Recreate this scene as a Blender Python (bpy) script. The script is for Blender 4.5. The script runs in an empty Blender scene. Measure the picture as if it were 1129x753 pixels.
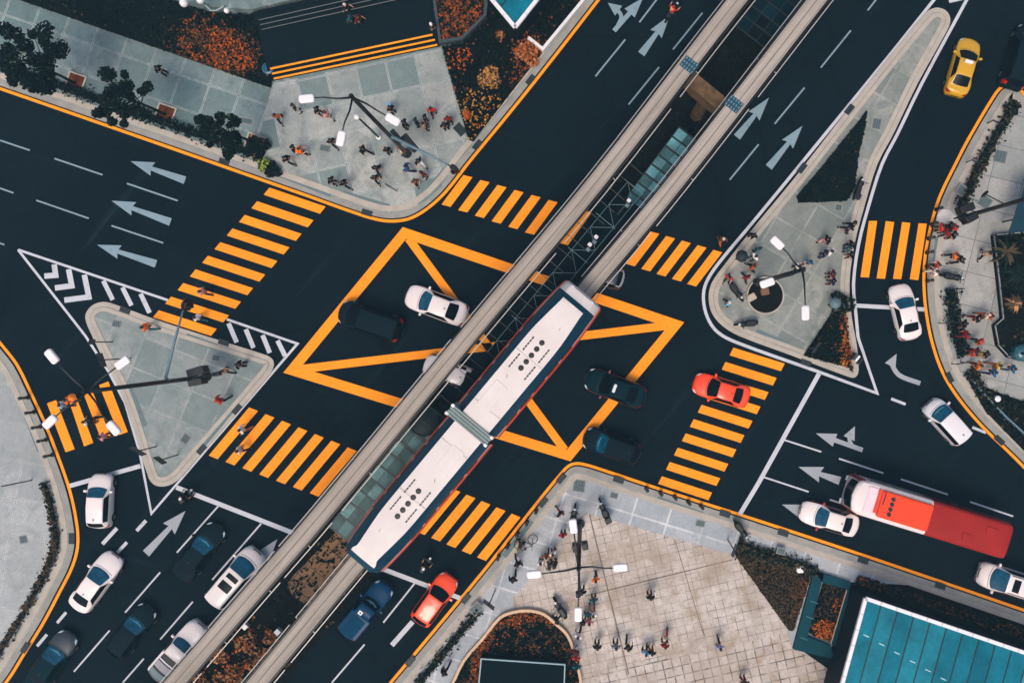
import bpy, bmesh, math, random
import numpy as np
from mathutils import Vector, Matrix
from mathutils.geometry import tessellate_polygon
random.seed(7)
S = 15.0            # photograph pixels per metre on the ground
NX, NY, H = 638.0, 368.0, 60.0   # point straight below the camera, camera height
W0, H0 = 1129.0, 753.0
sc = bpy.context.scene
col = sc.collection

def P(px, py, z=0.0):
    """world point at height z seen at a photograph pixel"""
    k = (H - z) / H
    x, y = NX + (px - NX) * k, NY + (py - NY) * k
    return Vector(((x - W0 / 2) / S, (H0 / 2 - y) / S, z))
def P2(px, py): return Vector(((px - W0 / 2) / S, (H0 / 2 - py) / S))
def L2(pts): return [P2(*p) for p in pts]
def ang(dx, dy): return math.atan2(-dy, dx)

# ------------------------------------------------------------ object helpers
def tag(o, label=None, cat=None, group=None, kind=None):
    if label: o['label'] = label
    if cat: o['category'] = cat
    if group: o['group'] = group
    if kind: o['kind'] = kind
    return o
def empty(name, loc=(0, 0, 0), rz=0.0):
    o = bpy.data.objects.new(name, None); col.objects.link(o)
    o.location = loc; o.rotation_euler = (0, 0, rz); o.empty_display_size = 0.2
    return o
def thing(name, label, cat, loc=(0, 0, 0), rz=0.0, group=None):
    return tag(empty(name, loc, rz), label, cat, group)

class MB:
    def __init__(s): s.v = []; s.f = []; s.m = []
    def add(s, verts, faces, m=0):
        b = len(s.v); s.v += [tuple(v) for v in verts]
        s.f += [tuple(i + b for i in f) for f in faces]; s.m += [m] * len(faces); return s
    def box(s, c, d, rz=0.0, m=0, M=None):
        x, y, z = d[0] / 2, d[1] / 2, d[2] / 2
        vs = [(-x, -y, -z), (x, -y, -z), (x, y, -z), (-x, y, -z), (-x, -y, z), (x, -y, z), (x, y, z), (-x, y, z)]
        R = M or Matrix.Rotation(rz, 3, 'Z')
        vs = [R @ Vector(v) + Vector(c) for v in vs]
        return s.add(vs, [(3, 2, 1, 0), (4, 5, 6, 7), (0, 1, 5, 4), (1, 2, 6, 5), (2, 3, 7, 6), (3, 0, 4, 7)], m)
    def rbox(s, c, d, b=0.05, rz=0.0, m=0):
        """box with bevelled vertical corners and top edge"""
        x, y, z = d[0] / 2, d[1] / 2, d[2]
        def ring(ix, zz):
            X, Y, B = x - ix, y - ix, max(b - ix * .4, .004)
            return [(X, Y - B, zz), (X - B * .3, Y - B * .3, zz), (X - B, Y, zz), (-X + B, Y, zz), (-X + B * .3, Y - B * .3, zz), (-X, Y - B, zz),
                    (-X, -Y + B, zz), (-X + B * .3, -Y + B * .3, zz), (-X + B, -Y, zz), (X - B, -Y, zz), (X - B * .3, -Y + B * .3, zz), (X, -Y + B, zz)]
        rs = [ring(0, -z / 2), ring(0, z / 2 - b * .5), ring(b * .3, z / 2 - b * .12), ring(b * .6, z / 2)]
        R = Matrix.Rotation(rz, 3, 'Z'); vs = [R @ Vector(v) + Vector(c) for r in rs for v in r]; n = 12
        fs = [(i * n + j, i * n + (j + 1) % n, (i + 1) * n + (j + 1) % n, (i + 1) * n + j) for i in range(3) for j in range(n)]
        fs += [tuple(range(n - 1, -1, -1)), tuple(range(3 * n, 4 * n))]
        return s.add(vs, fs, m)
    def tube(s, pts, rad, n=8, m=0, caps=True):
        pts = [Vector(p) for p in pts]
        if not isinstance(rad, (list, tuple)): rad = [rad] * len(pts)
        vs = []; up = None
        for i, p in enumerate(pts):
            t = (pts[min(i + 1, len(pts) - 1)] - pts[max(i - 1, 0)]).normalized()
            if up is None: up = Vector((0, 0, 1)) if abs(t.z) < .9 else Vector((1, 0, 0))
            a = t.cross(up).normalized(); b = a.cross(t).normalized(); up = b
            vs += [p + (a * math.cos(2 * math.pi * k / n) + b * math.sin(2 * math.pi * k / n)) * rad[i] for k in range(n)]
        fs = [(i * n + k, i * n + (k + 1) % n, (i + 1) * n + (k + 1) % n, (i + 1) * n + k) for i in range(len(pts) - 1) for k in range(n)]
        if caps: fs += [tuple(range(n - 1, -1, -1)), tuple(range((len(pts) - 1) * n, len(pts) * n))]
        return s.add(vs, fs, m)
    def lathe(s, prof, c=(0, 0, 0), n=16, m=0, R=None):
        vs = []
        for r, z in prof:
            for k in range(n):
                a = 2 * math.pi * k / n; v = Vector((r * math.cos(a), r * math.sin(a), z))
                if R: v = R @ v
                vs.append(v + Vector(c))
        fs = [(i * n + k, i * n + (k + 1) % n, (i + 1) * n + (k + 1) % n, (i + 1) * n + k) for i in range(len(prof) - 1) for k in range(n)]
        fs += [tuple(range(n - 1, -1, -1)), tuple(range((len(prof) - 1) * n, len(prof) * n))]
        return s.add(vs, fs, m)
    def poly(s, pts, z, m=0):
        pts = [Vector((p[0], p[1], 0)) for p in pts]
        fs = []
        for t in tessellate_polygon([pts]):
            a, b, c = (pts[i] for i in t)
            fs.append(t if (b - a).cross(c - a).z > 0 else (t[0], t[2], t[1]))
        return s.add([(p.x, p.y, z) for p in pts], fs, m)
    def prism(s, pts, z0, z1, m=0, side_m=None):
        s.poly(pts, z1, m); n = len(pts)
        ar = sum(pts[i][0] * pts[(i + 1) % n][1] - pts[(i + 1) % n][0] * pts[i][1] for i in range(n))
        q = list(pts) if ar > 0 else list(pts)[::-1]
        vs = [(p[0], p[1], z0) for p in q] + [(p[0], p[1], z1) for p in q]
        return s.add(vs, [(i, (i + 1) % n, n + (i + 1) % n, n + i) for i in range(n)], m if side_m is None else side_m)
    def strip(s, line, d0, d1, z, closed=False, m=0, zb=None):
        a, b = offset(line, d0, closed), offset(line, d1, closed); n = len(a)
        R = range(n if closed else n - 1)
        s.add([(p.x, p.y, z) for p in a] + [(p.x, p.y, z) for p in b], [(i, (i + 1) % n, n + (i + 1) % n, n + i) for i in R], m)
        if zb is not None:
            for q, flip in ((a, 0), (b, 1)):
                vs = [(p.x, p.y, zb) for p in q] + [(p.x, p.y, z) for p in q]
                s.add(vs, [((i, (i + 1) % n, n + (i + 1) % n, n + i) if not flip else ((i + 1) % n, i, n + i, n + (i + 1) % n)) for i in R], m)
            if not closed:
                for i in (0, n - 1):
                    s.add([(a[i].x, a[i].y, zb), (b[i].x, b[i].y, zb), (b[i].x, b[i].y, z), (a[i].x, a[i].y, z)], [(0, 1, 2, 3)], m)
        return s
    def line(s, p, q, w, z, m=0):
        p, q = Vector(p[:2]), Vector(q[:2]); d = (q - p).normalized(); n = Vector((-d.y, d.x)) * w / 2
        return s.add([(*(p - n), z), (*(q - n), z), (*(q + n), z), (*(p + n), z)], [(0, 1, 2, 3)], m)
    def build(s, name, mats, parent=None, smooth=False, auto=None):
        me = bpy.data.meshes.new(name); me.from_pydata(s.v, [], s.f)
        if not isinstance(mats, (list, tuple)): mats = [mats]
        for x in mats: me.materials.append(x)
        if len(mats) > 1: me.polygons.foreach_set('material_index', s.m)
        if smooth: me.polygons.foreach_set('use_smooth', [True] * len(me.polygons))
        me.update()
        if auto and smooth:
            try: me.set_sharp_from_angle(angle=auto)
            except Exception: pass
        o = bpy.data.objects.new(name, me); col.objects.link(o)
        if parent: o.parent = parent
        return o

def offset(line, d, closed=False):
    n = len(line); out = []
    for i in range(n):
        if closed: a, b, c = line[i - 1], line[i], line[(i + 1) % n]
        else: a, b, c = line[max(i - 1, 0)], line[i], line[min(i + 1, n - 1)]
        d1 = (b - a) if (b - a).length > 1e-6 else (c - b); d2 = (c - b) if (c - b).length > 1e-6 else (b - a)
        d1, d2 = d1.normalized(), d2.normalized()
        n1, n2 = Vector((-d1.y, d1.x)), Vector((-d2.y, d2.x)); m = (n1 + n2)
        m = m.normalized() if m.length > 1e-6 else n1
        out.append(b + m * d / max(m.dot(n1), .5))
    return out
def smooth(pts, k=4, closed=False):
    """Catmull-Rom through the points"""
    n = len(pts); out = []
    for i in range(n if closed else n - 1):
        p1, p2 = pts[i], pts[(i + 1) % n]
        p0 = pts[i - 1] if (closed or i) else p1 * 2 - p2
        p3 = pts[(i + 2) % n] if (closed or i + 2 < n) else p2 * 2 - p1
        t1, t2 = (p2 - p0), (p3 - p1); L = (p2 - p1).length
        t1 = t1.normalized() * L; t2 = t2.normalized() * L
        for j in range(k):
            t = j / k
            out.append(p1 * (2 * t**3 - 3 * t**2 + 1) + t1 * (t**3 - 2 * t**2 + t) + p2 * (-2 * t**3 + 3 * t**2) + t2 * (t**3 - t**2))
    if not closed: out.append(pts[-1])
    return out
def ccw(pts):
    ar = sum(pts[i][0] * pts[(i + 1) % len(pts)][1] - pts[(i + 1) % len(pts)][0] * pts[i][1] for i in range(len(pts)))
    return pts if ar > 0 else pts[::-1]
def inside(p, poly):
    c = False; n = len(poly); x, y = p[0], p[1]
    for i in range(n):
        a, b = poly[i], poly[i - 1]
        if (a[1] > y) != (b[1] > y) and x < (b[0] - a[0]) * (y - a[1]) / (b[1] - a[1]) + a[0]: c = not c
    return c

# ------------------------------------------------------------ materials
GAIN = (0.985, 0.93, 0.90)
AIR = (.007, .013, .018)   # taken off each colour: light the haze adds over everything
def C(r, g, b):
    f = lambda c: (c / 12.92 if c <= .04045 else ((c + .055) / 1.055) ** 2.4)
    q = [max(f(v / 255) * g_ - a_, .0015) for v, g_, a_ in zip((r, g, b), GAIN, AIR)]
    m = max(q); k = .62 + .38 * min(max((m - .01) / .08, 0), 1)      # the photograph's own dark materials are very dark
    return tuple(min(v * k, .95) for v in q)
def mix(a, b, t): return tuple(x * (1 - t) + y * t for x, y in zip(a, b))
class NT:
    def __init__(s, name):
        s.mat = bpy.data.materials.new(name); s.mat.use_nodes = True; s.t = s.mat.node_tree
        s.b = s.t.nodes['Principled BSDF']
    def n(s, typ, **k):
        x = s.t.nodes.new(typ)
        for a, v in k.items():
            if a in x.inputs: x.inputs[a].default_value = v
            else: setattr(x, a, v)
        return x
    def l(s, a, b): s.t.links.new(a, b)
    def noise(s, vec, scale, detail=4, rough=.55, dist=0.0):
        x = s.n('ShaderNodeTexNoise'); x.inputs['Scale'].default_value = scale; x.inputs['Detail'].default_value = detail
        x.inputs['Roughness'].default_value = rough; x.inputs['Distortion'].default_value = dist
        if vec is not None: s.l(vec, x.inputs['Vector'])
        return x.outputs['Fac']
    def ramp(s, fac, p0, p1, c0=(0, 0, 0), c1=(1, 1, 1)):
        x = s.n('ShaderNodeValToRGB'); e = x.color_ramp.elements
        e[0].position, e[1].position = p0, p1; e[0].color, e[1].color = (*c0, 1), (*c1, 1)
        s.l(fac, x.inputs['Fac']); return x.outputs['Color']
    def mixc(s, fac, a, b, mode='MIX'):
        x = s.n('ShaderNodeMixRGB', blend_type=mode)
        for key, v in (('Fac', fac), ('Color1', a), ('Color2', b)):
            if isinstance(v, (int, float)): x.inputs[key].default_value = v
            elif isinstance(v, tuple): x.inputs[key].default_value = (*v, 1)
            else: s.l(v, x.inputs[key])
        return x.outputs['Color']
    def pos(s): return s.n('ShaderNodeNewGeometry').outputs['Position']
    def objc(s): return s.n('ShaderNodeTexCoord').outputs['Object']
    def bump(s, h, strength=.3, dist=.02):
        x = s.n('ShaderNodeBump'); x.inputs['Strength'].default_value = strength; x.inputs['Distance'].default_value = dist
        s.l(h, x.inputs['Height']); s.l(x.outputs['Normal'], s.b.inputs['Normal'])
    def fin(s, colr, rough=.7, metal=0.0, spec=.5, coat=0.0):
        if isinstance(colr, tuple): s.b.inputs['Base Color'].default_value = (*colr, 1)
        else: s.l(colr, s.b.inputs['Base Color'])
        s.b.inputs['Roughness'].default_value = rough; s.b.inputs['Metallic'].default_value = metal
        s.b.inputs['Specular IOR Level'].default_value = spec; s.b.inputs['Coat Weight'].default_value = coat
        s.b.inputs['Coat Roughness'].default_value = .06
        return s.mat
_pm = {}
def pm(name, c, rough=.6, var=.18, scale=3.0, metal=0.0, spec=.5, coat=0.0, bump=0.0, world=False):
    """plain material with a little procedural mottling"""
    if name in _pm: return _pm[name]
    t = NT(name); v = t.pos() if world else t.objc()
    f = t.noise(v, scale, 5); g = t.noise(v, scale * 9, 3)
    a = tuple(x * (1 - var) for x in c); b = tuple(min(x * (1 + var), .95) for x in c)
    k = t.mixc(t.ramp(f, .3, .7), a, b); k = t.mixc(.25, k, t.mixc(t.ramp(g, .35, .65), a, b))
    if bump: t.bump(g, bump, .01)
    _pm[name] = t.fin(k, rough, metal, spec, coat); return _pm[name]

def paving(name, angle, size, c1, c2, joint, m1=.055, dark=None, m2=.02, origin=(0, 0), stain=(90, 110, 112), offs=0.0, gaps=False, blotch=None):
    t = NT(name); mp = t.n('ShaderNodeMapping'); mp.inputs['Rotation'].default_value = (0, 0, -angle)
    sub = t.n('ShaderNodeVectorMath', operation='SUBTRACT'); sub.inputs[1].default_value = (*origin, 0)
    p = t.pos(); t.l(p, sub.inputs[0]); t.l(sub.outputs[0], mp.inputs['Vector'])
    def brick(m, a, b, c):
        x = t.n('ShaderNodeTexBrick'); x.offset = offs; x.squash = 1.0
        x.inputs['Scale'].default_value = 1.0; x.inputs['Brick Width'].default_value = size[0]; x.inputs['Row Height'].default_value = size[1]
        x.inputs['Mortar Size'].default_value = m; x.inputs['Mortar Smooth'].default_value = .25; x.inputs['Bias'].default_value = 0
        for k, v in (('Color1', a), ('Color2', b), ('Mortar', c)): x.inputs[k].default_value = (*v, 1)
        t.l(mp.outputs[0], x.inputs['Vector']); return x
    b1 = brick(m1, c1, c2, c1 if gaps else joint)
    big = t.noise(p, .35, 5, .6); mid = t.noise(p, 1.7, 5, .65, .4); fine = t.noise(p, 14, 3)
    k = b1.outputs['Color']
    k = t.mixc(t.ramp(big, .42, .72, (0, 0, 0), (.45, .45, .45)), k, C(*stain), 'MIX')
    k = t.mixc(t.ramp(mid, .3, .75, (0, 0, 0), (.55, .55, .55)), k, t.mixc(.5, k, C(*stain), 'MULTIPLY'))
    k = t.mixc(.5, k, t.mixc(t.ramp(fine, .3, .7, (.72, .72, .72), (1, 1, 1)), (0, 0, 0), k, 'MIX'), 'MIX') if False else t.mixc(.16, k, t.ramp(fine, .3, .7), 'OVERLAY')
    if dark:
        b2 = brick(m2, (1, 1, 1), (1, 1, 1), (0, 0, 0))
        fac = t.n('ShaderNodeMath', operation='SUBTRACT'); fac.inputs[0].default_value = 1.0; t.l(b2.outputs['Color'], fac.inputs[1]); fo = fac.outputs[0]
        if gaps:
            w = t.ramp(t.noise(p, 1.1, 3, .6), .38, .66)
            mm = t.n('ShaderNodeMath', operation='MULTIPLY'); t.l(fo, mm.inputs[0]); t.l(w, mm.inputs[1]); fo = mm.outputs[0]
        else:
            mm = t.n('ShaderNodeMath', operation='MULTIPLY'); t.l(fo, mm.inputs[0]); mm.inputs[1].default_value = .7; fo = mm.outputs[0]
        k = t.mixc(fo, k, C(*dark))
    if blotch:
        for sc_, lo, hi, am in ((.55, .53, .66, .7), (1.6, .57, .66, .55), (.16, .46, .64, .4), (5.0, .62, .68, .4)):
            k = t.mixc(t.ramp(t.noise(p, sc_, 6, .62, .5), lo, hi, (0, 0, 0), (am,) * 3), k, C(*blotch))
    t.bump(fine, .15, .01)
    return t.fin(k, .85, 0, .3)

def asphalt():
    t = NT('asphalt'); p = t.pos()
    a = t.noise(p, .09, 5, .6); b = t.noise(p, 1.3, 5, .6); f = t.noise(p, 38, 2)
    k = t.mixc(t.ramp(a, .35, .7), C(24, 42, 52), C(30, 49, 59))
    k = t.mixc(t.ramp(b, .45, .75, (0, 0, 0), (.5, .5, .5)), k, C(21, 37, 46))
    k = t.mixc(.35, k, t.mixc(t.ramp(f, .3, .7), C(18, 34, 43), C(38, 53, 62)))
    for an, lo in ((50, .60), (-19, .64)):      # polished and dusty streaks along the two driving directions
        m0 = t.n('ShaderNodeMapping'); m0.inputs['Rotation'].default_value = (0, 0, -math.radians(an)); m1 = t.n('ShaderNodeMapping'); m1.inputs['Scale'].default_value = (.06, 1.1, 1)
        t.l(p, m0.inputs['Vector']); t.l(m0.outputs[0], m1.inputs['Vector']); s_ = t.noise(m1.outputs[0], 1.0, 5, .6)
        k = t.mixc(t.ramp(s_, lo, .82, (0, 0, 0), (.55, .55, .55)), k, C(46, 70, 78))
    sp = t.noise(p, 2.6, 4, .5); k = t.mixc(t.ramp(sp, .66, .74, (0, 0, 0), (.5, .5, .5)), k, C(14, 28, 36))
    wn = t.n('ShaderNodeTexVoronoi', feature='DISTANCE_TO_EDGE'); wn.inputs['Scale'].default_value = .16; dn = t.n('ShaderNodeVectorMath', operation='ADD'); nz = t.n('ShaderNodeTexNoise'); nz.inputs['Scale'].default_value = .8; nz.inputs['Detail'].default_value = 5
    t.l(p, nz.inputs['Vector']); t.l(p, dn.inputs[0]); t.l(nz.outputs['Color'], dn.inputs[1]); t.l(dn.outputs[0], wn.inputs['Vector'])
    k = t.mixc(t.ramp(wn.outputs['Distance'], .002, .012, (.5, .5, .5), (0, 0, 0)), k, C(14, 26, 34))
    t.bump(f, .25, .01)
    return t.fin(k, .95, 0, .04)
def paint(name, c, wear, amount=.5):
    t = NT(name); p = t.pos()
    a = t.noise(p, 1.6, 7, .72, .3); b = t.noise(p, 13, 5, .75); d = t.noise(p, .5, 3)
    k = t.mixc(t.ramp(d, .35, .7), c, tuple(x * .9 for x in c))
    k = t.mixc(t.ramp(a, .56, .82, (0, 0, 0), (amount,) * 3), k, wear)
    k = t.mixc(t.ramp(b, .60, .72, (0, 0, 0), (amount * .8,) * 3), k, wear)
    return t.fin(k, .75, 0, .25)

M = {}
M['asphalt'] = asphalt()
M['yellow'] = paint('yellow_road_paint', C(252, 150, 6), C(150, 88, 20), .6)
M['kerb_yellow'] = paint('yellow_edge_paint', C(246, 152, 18), C(170, 104, 24), .6)
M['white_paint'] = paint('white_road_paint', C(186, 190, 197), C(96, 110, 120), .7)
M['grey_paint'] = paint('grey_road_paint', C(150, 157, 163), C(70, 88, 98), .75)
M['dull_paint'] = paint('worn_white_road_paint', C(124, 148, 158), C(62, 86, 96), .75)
M['kerb'] = pm('kerb_concrete', C(166, 160, 150), .9, .14, 1.3, spec=.2, bump=.2, world=True)
M['kerb_grey'] = pm('gutter_concrete', C(140, 141, 136), .9, .2, 1.1, spec=.2, bump=.2, world=True)
M['joint_dark'] = pm('dark_joint', C(62, 68, 68), .95, .1, 2, spec=.1, world=True)
M['soil'] = pm('planting_soil', C(34, 42, 46), 1.0, .35, 1.6, spec=.05, bump=.6, world=True)
M['brown_soil'] = pm('brown_leaf_litter', C(58, 50, 46), 1.0, .35, 2.2, spec=.05, bump=.6, world=True)
M['tactile'] = pm('tactile_paving', C(98, 118, 122), .9, .12, 4, spec=.2, world=True)
M['iron'] = pm('drain_iron', C(42, 58, 66), .7, .2, 5, spec=.3)
M['cover'] = pm('access_cover', C(88, 104, 108), .8, .2, 5, spec=.3)
M['dark_metal'] = pm('dark_painted_metal', C(28, 42, 50), .45, .1, 4, spec=.5)
M['grey_metal'] = pm('grey_painted_metal', C(92, 118, 130), .5, .1, 4, spec=.5)
M['lamp_white'] = pm('lamp_housing', C(218, 216, 216), .4, .05, 4, spec=.4)
M['black'] = pm('black_plastic', C(20, 30, 36), .5, .1, 6, spec=.4)
M['glass'] = pm('tinted_car_glass', C(6, 74, 98), .06, .65, 2.6, spec=.35)  # strong mottling painted in for streaky reflections on the glass
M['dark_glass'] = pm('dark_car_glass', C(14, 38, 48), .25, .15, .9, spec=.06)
M['tyre'] = pm('tyre_rubber', C(24, 28, 30), .9, .1, 8, spec=.2)
M['rim'] = pm('wheel_alloy', C(150, 155, 160), .35, .1, 8, metal=.8)
M['headlight'] = pm('headlight_glass', C(205, 215, 220), .1, .1, 8, spec=.9, coat=.6)
M['taillight'] = pm('tail_light_glass', C(170, 25, 25), .2, .1, 8, spec=.6, coat=.4)
M['plate'] = pm('number_plate', C(25, 27, 30), .5, .05, 8)
M['dark_stone'] = pm('dark_stone_steps', C(28, 46, 54), .85, .14, 1.2, spec=.05, world=True)
M['white_metal'] = pm('white_frame_metal', C(214, 214, 216), .45, .06, 2, spec=.4)
M['teal_tile'] = pm('teal_tiled_ledge', C(14, 70, 82), .6, .15, 1.4, spec=.08, world=True)
def car_paint(name, c, var=.03, coat=.5, spec=.4): return pm('car_paint_' + name, c, .3, var, .7, spec=spec, coat=coat)
# ============================================================ the setting
def struct(name, mb, mats, label, smooth_=False):
    o = mb.build(name, mats, None, smooth_); return tag(o, label, None, None, 'structure')

mb = MB(); mb.add([(-400, -400, 0), (400, -400, 0), (400, 400, 0), (-400, 400, 0)], [(0, 1, 2, 3)])
struct('road', mb, M['asphalt'], 'dark asphalt roads of the large crossing')

# --- edge lines of the four corner pavements (pixel traces of the yellow line, pavement on the left of travel)
NW = smooth(L2([(-120, 57), (0, 98), (150, 150), (290, 199), (340, 216.5), (386, 233), (413, 241.5), (432, 244), (452, 241), (472, 229.5), (492, 211), (518, 178), (560, 127), (597.5, 80.3), (660, 0), (735, -99)]), 5)
SW = smooth(L2([(-45, 815), (8, 750), (27, 720), (48, 686), (66, 652), (79.5, 625), (85.5, 603), (85, 580), (77, 541), (61, 495), (48, 463), (34.5, 434), (18.6, 402), (0, 378), (-60, 300)]), 5)
EA = smooth(L2([(1135, 112), (1121, 95.5), (1113, 94), (1105, 96), (1097, 104.5), (1068, 153), (1054, 180), (1036.5, 216), (1027.3, 245), (1020.6, 278), (1018.6, 308), (1020.5, 339), (1027, 375), (1039, 410), (1056, 438), (1082, 469), (1111, 497), (1129, 515), (1200, 590)]), 5)
SE = smooth(L2([(1260, 718), (1129, 672.5), (962, 615.3), (829, 571.5), (786, 557.8), (719, 536.2), (666, 518.5), (643, 511.6), (632, 511.4), (623, 517), (580, 569.5), (532.5, 630), (430, 753), (360, 836)]), 5)
def line_marks(lines, z=.008, w=.22):
    mb = MB()
    for l in lines: mb.strip(l, -w / 2, w / 2, z)
    return mb
struct('edge_line', line_marks([NW, SW, EA, SE]), M['kerb_yellow'], 'yellow no-stopping line painted along the kerbs')

def kerbs(line, closed=False, inset=.2, w1=.44, w2=.42):
    mb = MB()
    mb.strip(line, inset, inset + w1 + w2 + .04, .10, closed, 2, 0.0)
    mb.strip(line, inset + .0, inset + w1, .118, closed, 0, .05)
    mb.strip(line, inset + w1 + .05, inset + w1 + .05 + w2, .142, closed, 1, .05)
    return mb
KM = [M['kerb_grey'], M['kerb'], M['joint_dark']]
for l in (NW, SW, EA, SE): struct('kerb', kerbs(l), KM, 'pale two-step concrete kerb along a pavement edge')
def base(line, extra, mat, label, z=.112, ins=.3, name='pavement'):
    pts = offset(line, ins) + [P2(*p) for p in extra]
    mb = MB(); mb.prism(ccw(pts), 0.0, z)
    return struct(name, mb, mat, label)
a_nw = math.radians(-19.0)
joint = C(158, 172, 172)
M['pav_nw'] = paving('pavement_slabs_nw', a_nw, (2.27, 2.27), C(104, 126, 128), C(132, 148, 148), C(168, 180, 178), .085, C(66, 84, 86), .022, origin=(P2(145, 137)[0], P2(145, 137)[1]), stain=(84, 110, 112), blotch=(82, 98, 100))
M['pav_nw2'] = paving('pavement_slabs_steps', math.radians(12.5), (2.2, 2.25), C(106, 128, 128), C(174, 176, 172), C(186, 194, 190), .08, C(84, 98, 100), .02, origin=tuple(P2(393, 76)), stain=(100, 122, 124), blotch=(112, 122, 120))
M['pav_w'] = paving('island_slabs_w', math.radians(-22), (2.35, 2.35), C(122, 134, 134), C(152, 158, 156), C(176, 180, 176), .06, C(108, 118, 116), .014, origin=tuple(P2(212, 431)), stain=(104, 126, 128), blotch=(106, 122, 122))
M['pav_sw'] = paving('pavement_slabs_sw', math.radians(-10), (2.7, 2.7), C(148, 154, 156), C(170, 174, 174), C(190, 192, 190), .08, C(104, 118, 122), .02, origin=tuple(P2(26, 509)), stain=(140, 152, 156), blotch=(132, 140, 140))
M['pav_ne'] = paving('island_slabs_ne', math.radians(60), (2.3, 2.2), C(122, 130, 127), C(154, 156, 151), C(178, 180, 174), .06, C(104, 112, 108), .014, origin=tuple(P2(884, 256)), stain=(92, 112, 112), blotch=(102, 114, 110))
M['pav_e'] = paving('pavement_slabs_e', math.radians(-14), (2.4, 2.4), C(150, 156, 154), C(176, 175, 172), C(128, 134, 134), .03, C(98, 106, 108), .02, origin=tuple(P2(1100, 160)), stain=(128, 140, 140), blotch=(130, 132, 128))
M['pav_se'] = paving('pavement_slabs_se', math.radians(-17), (2.6, 2.0), C(158, 166, 172), C(180, 184, 188), C(204, 206, 206), .08, None, origin=tuple(P2(660, 555)), stain=(132, 146, 152), blotch=(138, 146, 150))
M['plaza'] = paving('plaza_tiles', math.radians(13), (.62, .6), C(188, 180, 172), C(200, 193, 186), C(150, 138, 130), .03, C(128, 118, 109), .02, origin=tuple(P2(650, 565)), stain=(98, 84, 66), offs=.0, gaps=True, blotch=(146, 131, 114))
M['plaza_bold'] = paving('plaza_band_tiles', math.radians(13), (.68, .66), C(180, 173, 167), C(200, 193, 186), C(140, 128, 122), .05, C(92, 86, 84), .05, origin=tuple(P2(640, 748)), stain=(150, 138, 128), offs=.0, gaps=True, blotch=(146, 131, 114))
base(NW, [(800, -99), (800, -200), (-120, -200)], M['pav_nw'], 'grey slab pavement in the top left corner')
base(SW, [(-120, 300), (-120, 815)], M['pav_sw'], 'pale slab pavement at the lower left edge')
base(EA, [(1260, 590), (1260, 112)], M['pav_e'], 'pale slab pavement along the right edge')
base(SE, [(360, 1000), (1260, 1000)], M['pav_se'], 'pale slab walkway round the lower plaza')

def sheet(name, pts, mat, label, z=.12, z0=None):
    mb = MB(); q = ccw(L2(pts))
    if z0 is None: mb.poly(q, z)
    else: mb.prism(q, z0, z)
    return struct(name, mb, mat, label)
sheet('pavement', [(301, 93), (486, 53), (517, 157), (500, 185), (488, 206), (470, 222), (450, 231.5), (430, 234), (413, 232), (380, 221), (330, 204), (300, 190), (283, 178), (287, 150)], M['pav_nw2'], 'grey slab pavement below the steps with mixed light and dark slabs')
plaza_pts = [(646, 565), (719.5, 586), (813, 612), (869, 696), (873, 713), (931, 742), (960, 800), (640, 830), (640, 745), (629, 705), (613, 685), (600, 675), (584, 671), (566, 672), (566, 658), (582, 640), (619.6, 593)]
sheet('plaza', plaza_pts, M['plaza'], 'beige tiled plaza with dark stains and worn joints')
sheet('plaza', [(640, 748), (700, 733), (868, 697), (872, 714), (930, 743), (960, 799), (641, 829)], M['plaza_bold'], 'paler tile band across the bottom of the plaza', .126)
mb = MB()
mb.line(P2(650, 567), P2(671, 653), .1, .1285); mb.line(P2(671, 653), P2(693, 742), .1, .1285)
mb.line(P2(744, 595), P2(776, 700), .06, .1285)
mb.line(P2(645, 656), P2(760, 628), .09, .1325); mb.line(P2(760, 628), P2(808, 616), .06, .1325)
struct('plaza_joint', mb, M['joint_dark_soft'] if 'joint_dark_soft' in M else pm('soft_joint', C(118, 108, 100), .95, .3, 1.3, spec=.1, world=True), 'dark expansion joints across the beige plaza')

# --- traffic islands
def island(pts, mat, label, k=3):
    l = smooth(ccw(L2(pts)), k, True)
    mb = MB(); mb.prism(offset(l, .3, True), 0.0, .112); struct('traffic_island', mb, mat, label)
    struct('kerb', kerbs(l, True, .0, .34, .3), [M['kerb'], M['kerb'], M['joint_dark']], 'pale double concrete kerb round a traffic island')
    return l
WI = island([(95, 351), (97, 343), (104, 336), (114, 333), (124, 334.5), (180, 355), (242, 375), (294, 391.5), (301, 396), (302.5, 403), (297, 414), (213, 511), (198, 528), (186, 535), (173, 535), (165, 527), (149, 476), (133, 431), (114, 394), (100, 365)], M['pav_w'], 'grey slab triangular traffic island in the left road')
NI = island([(1019, 16.5), (988, 53.5), (930, 127), (873, 200), (830, 252), (797, 294), (784, 313), (781, 329), (785, 346), (797, 360), (816, 371), (870, 391), (934, 415), (942, 416), (946, 409), (944, 380), (938.5, 350), (936, 313), (941.5, 270), (952.5, 228), (967, 181), (984, 149), (1012, 91), (1040, 41), (1047, 25), (1044, 14.5), (1034, 9.5), (1025, 11.5)], M['pav_ne'], 'grey slab teardrop traffic island in the upper right')

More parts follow.
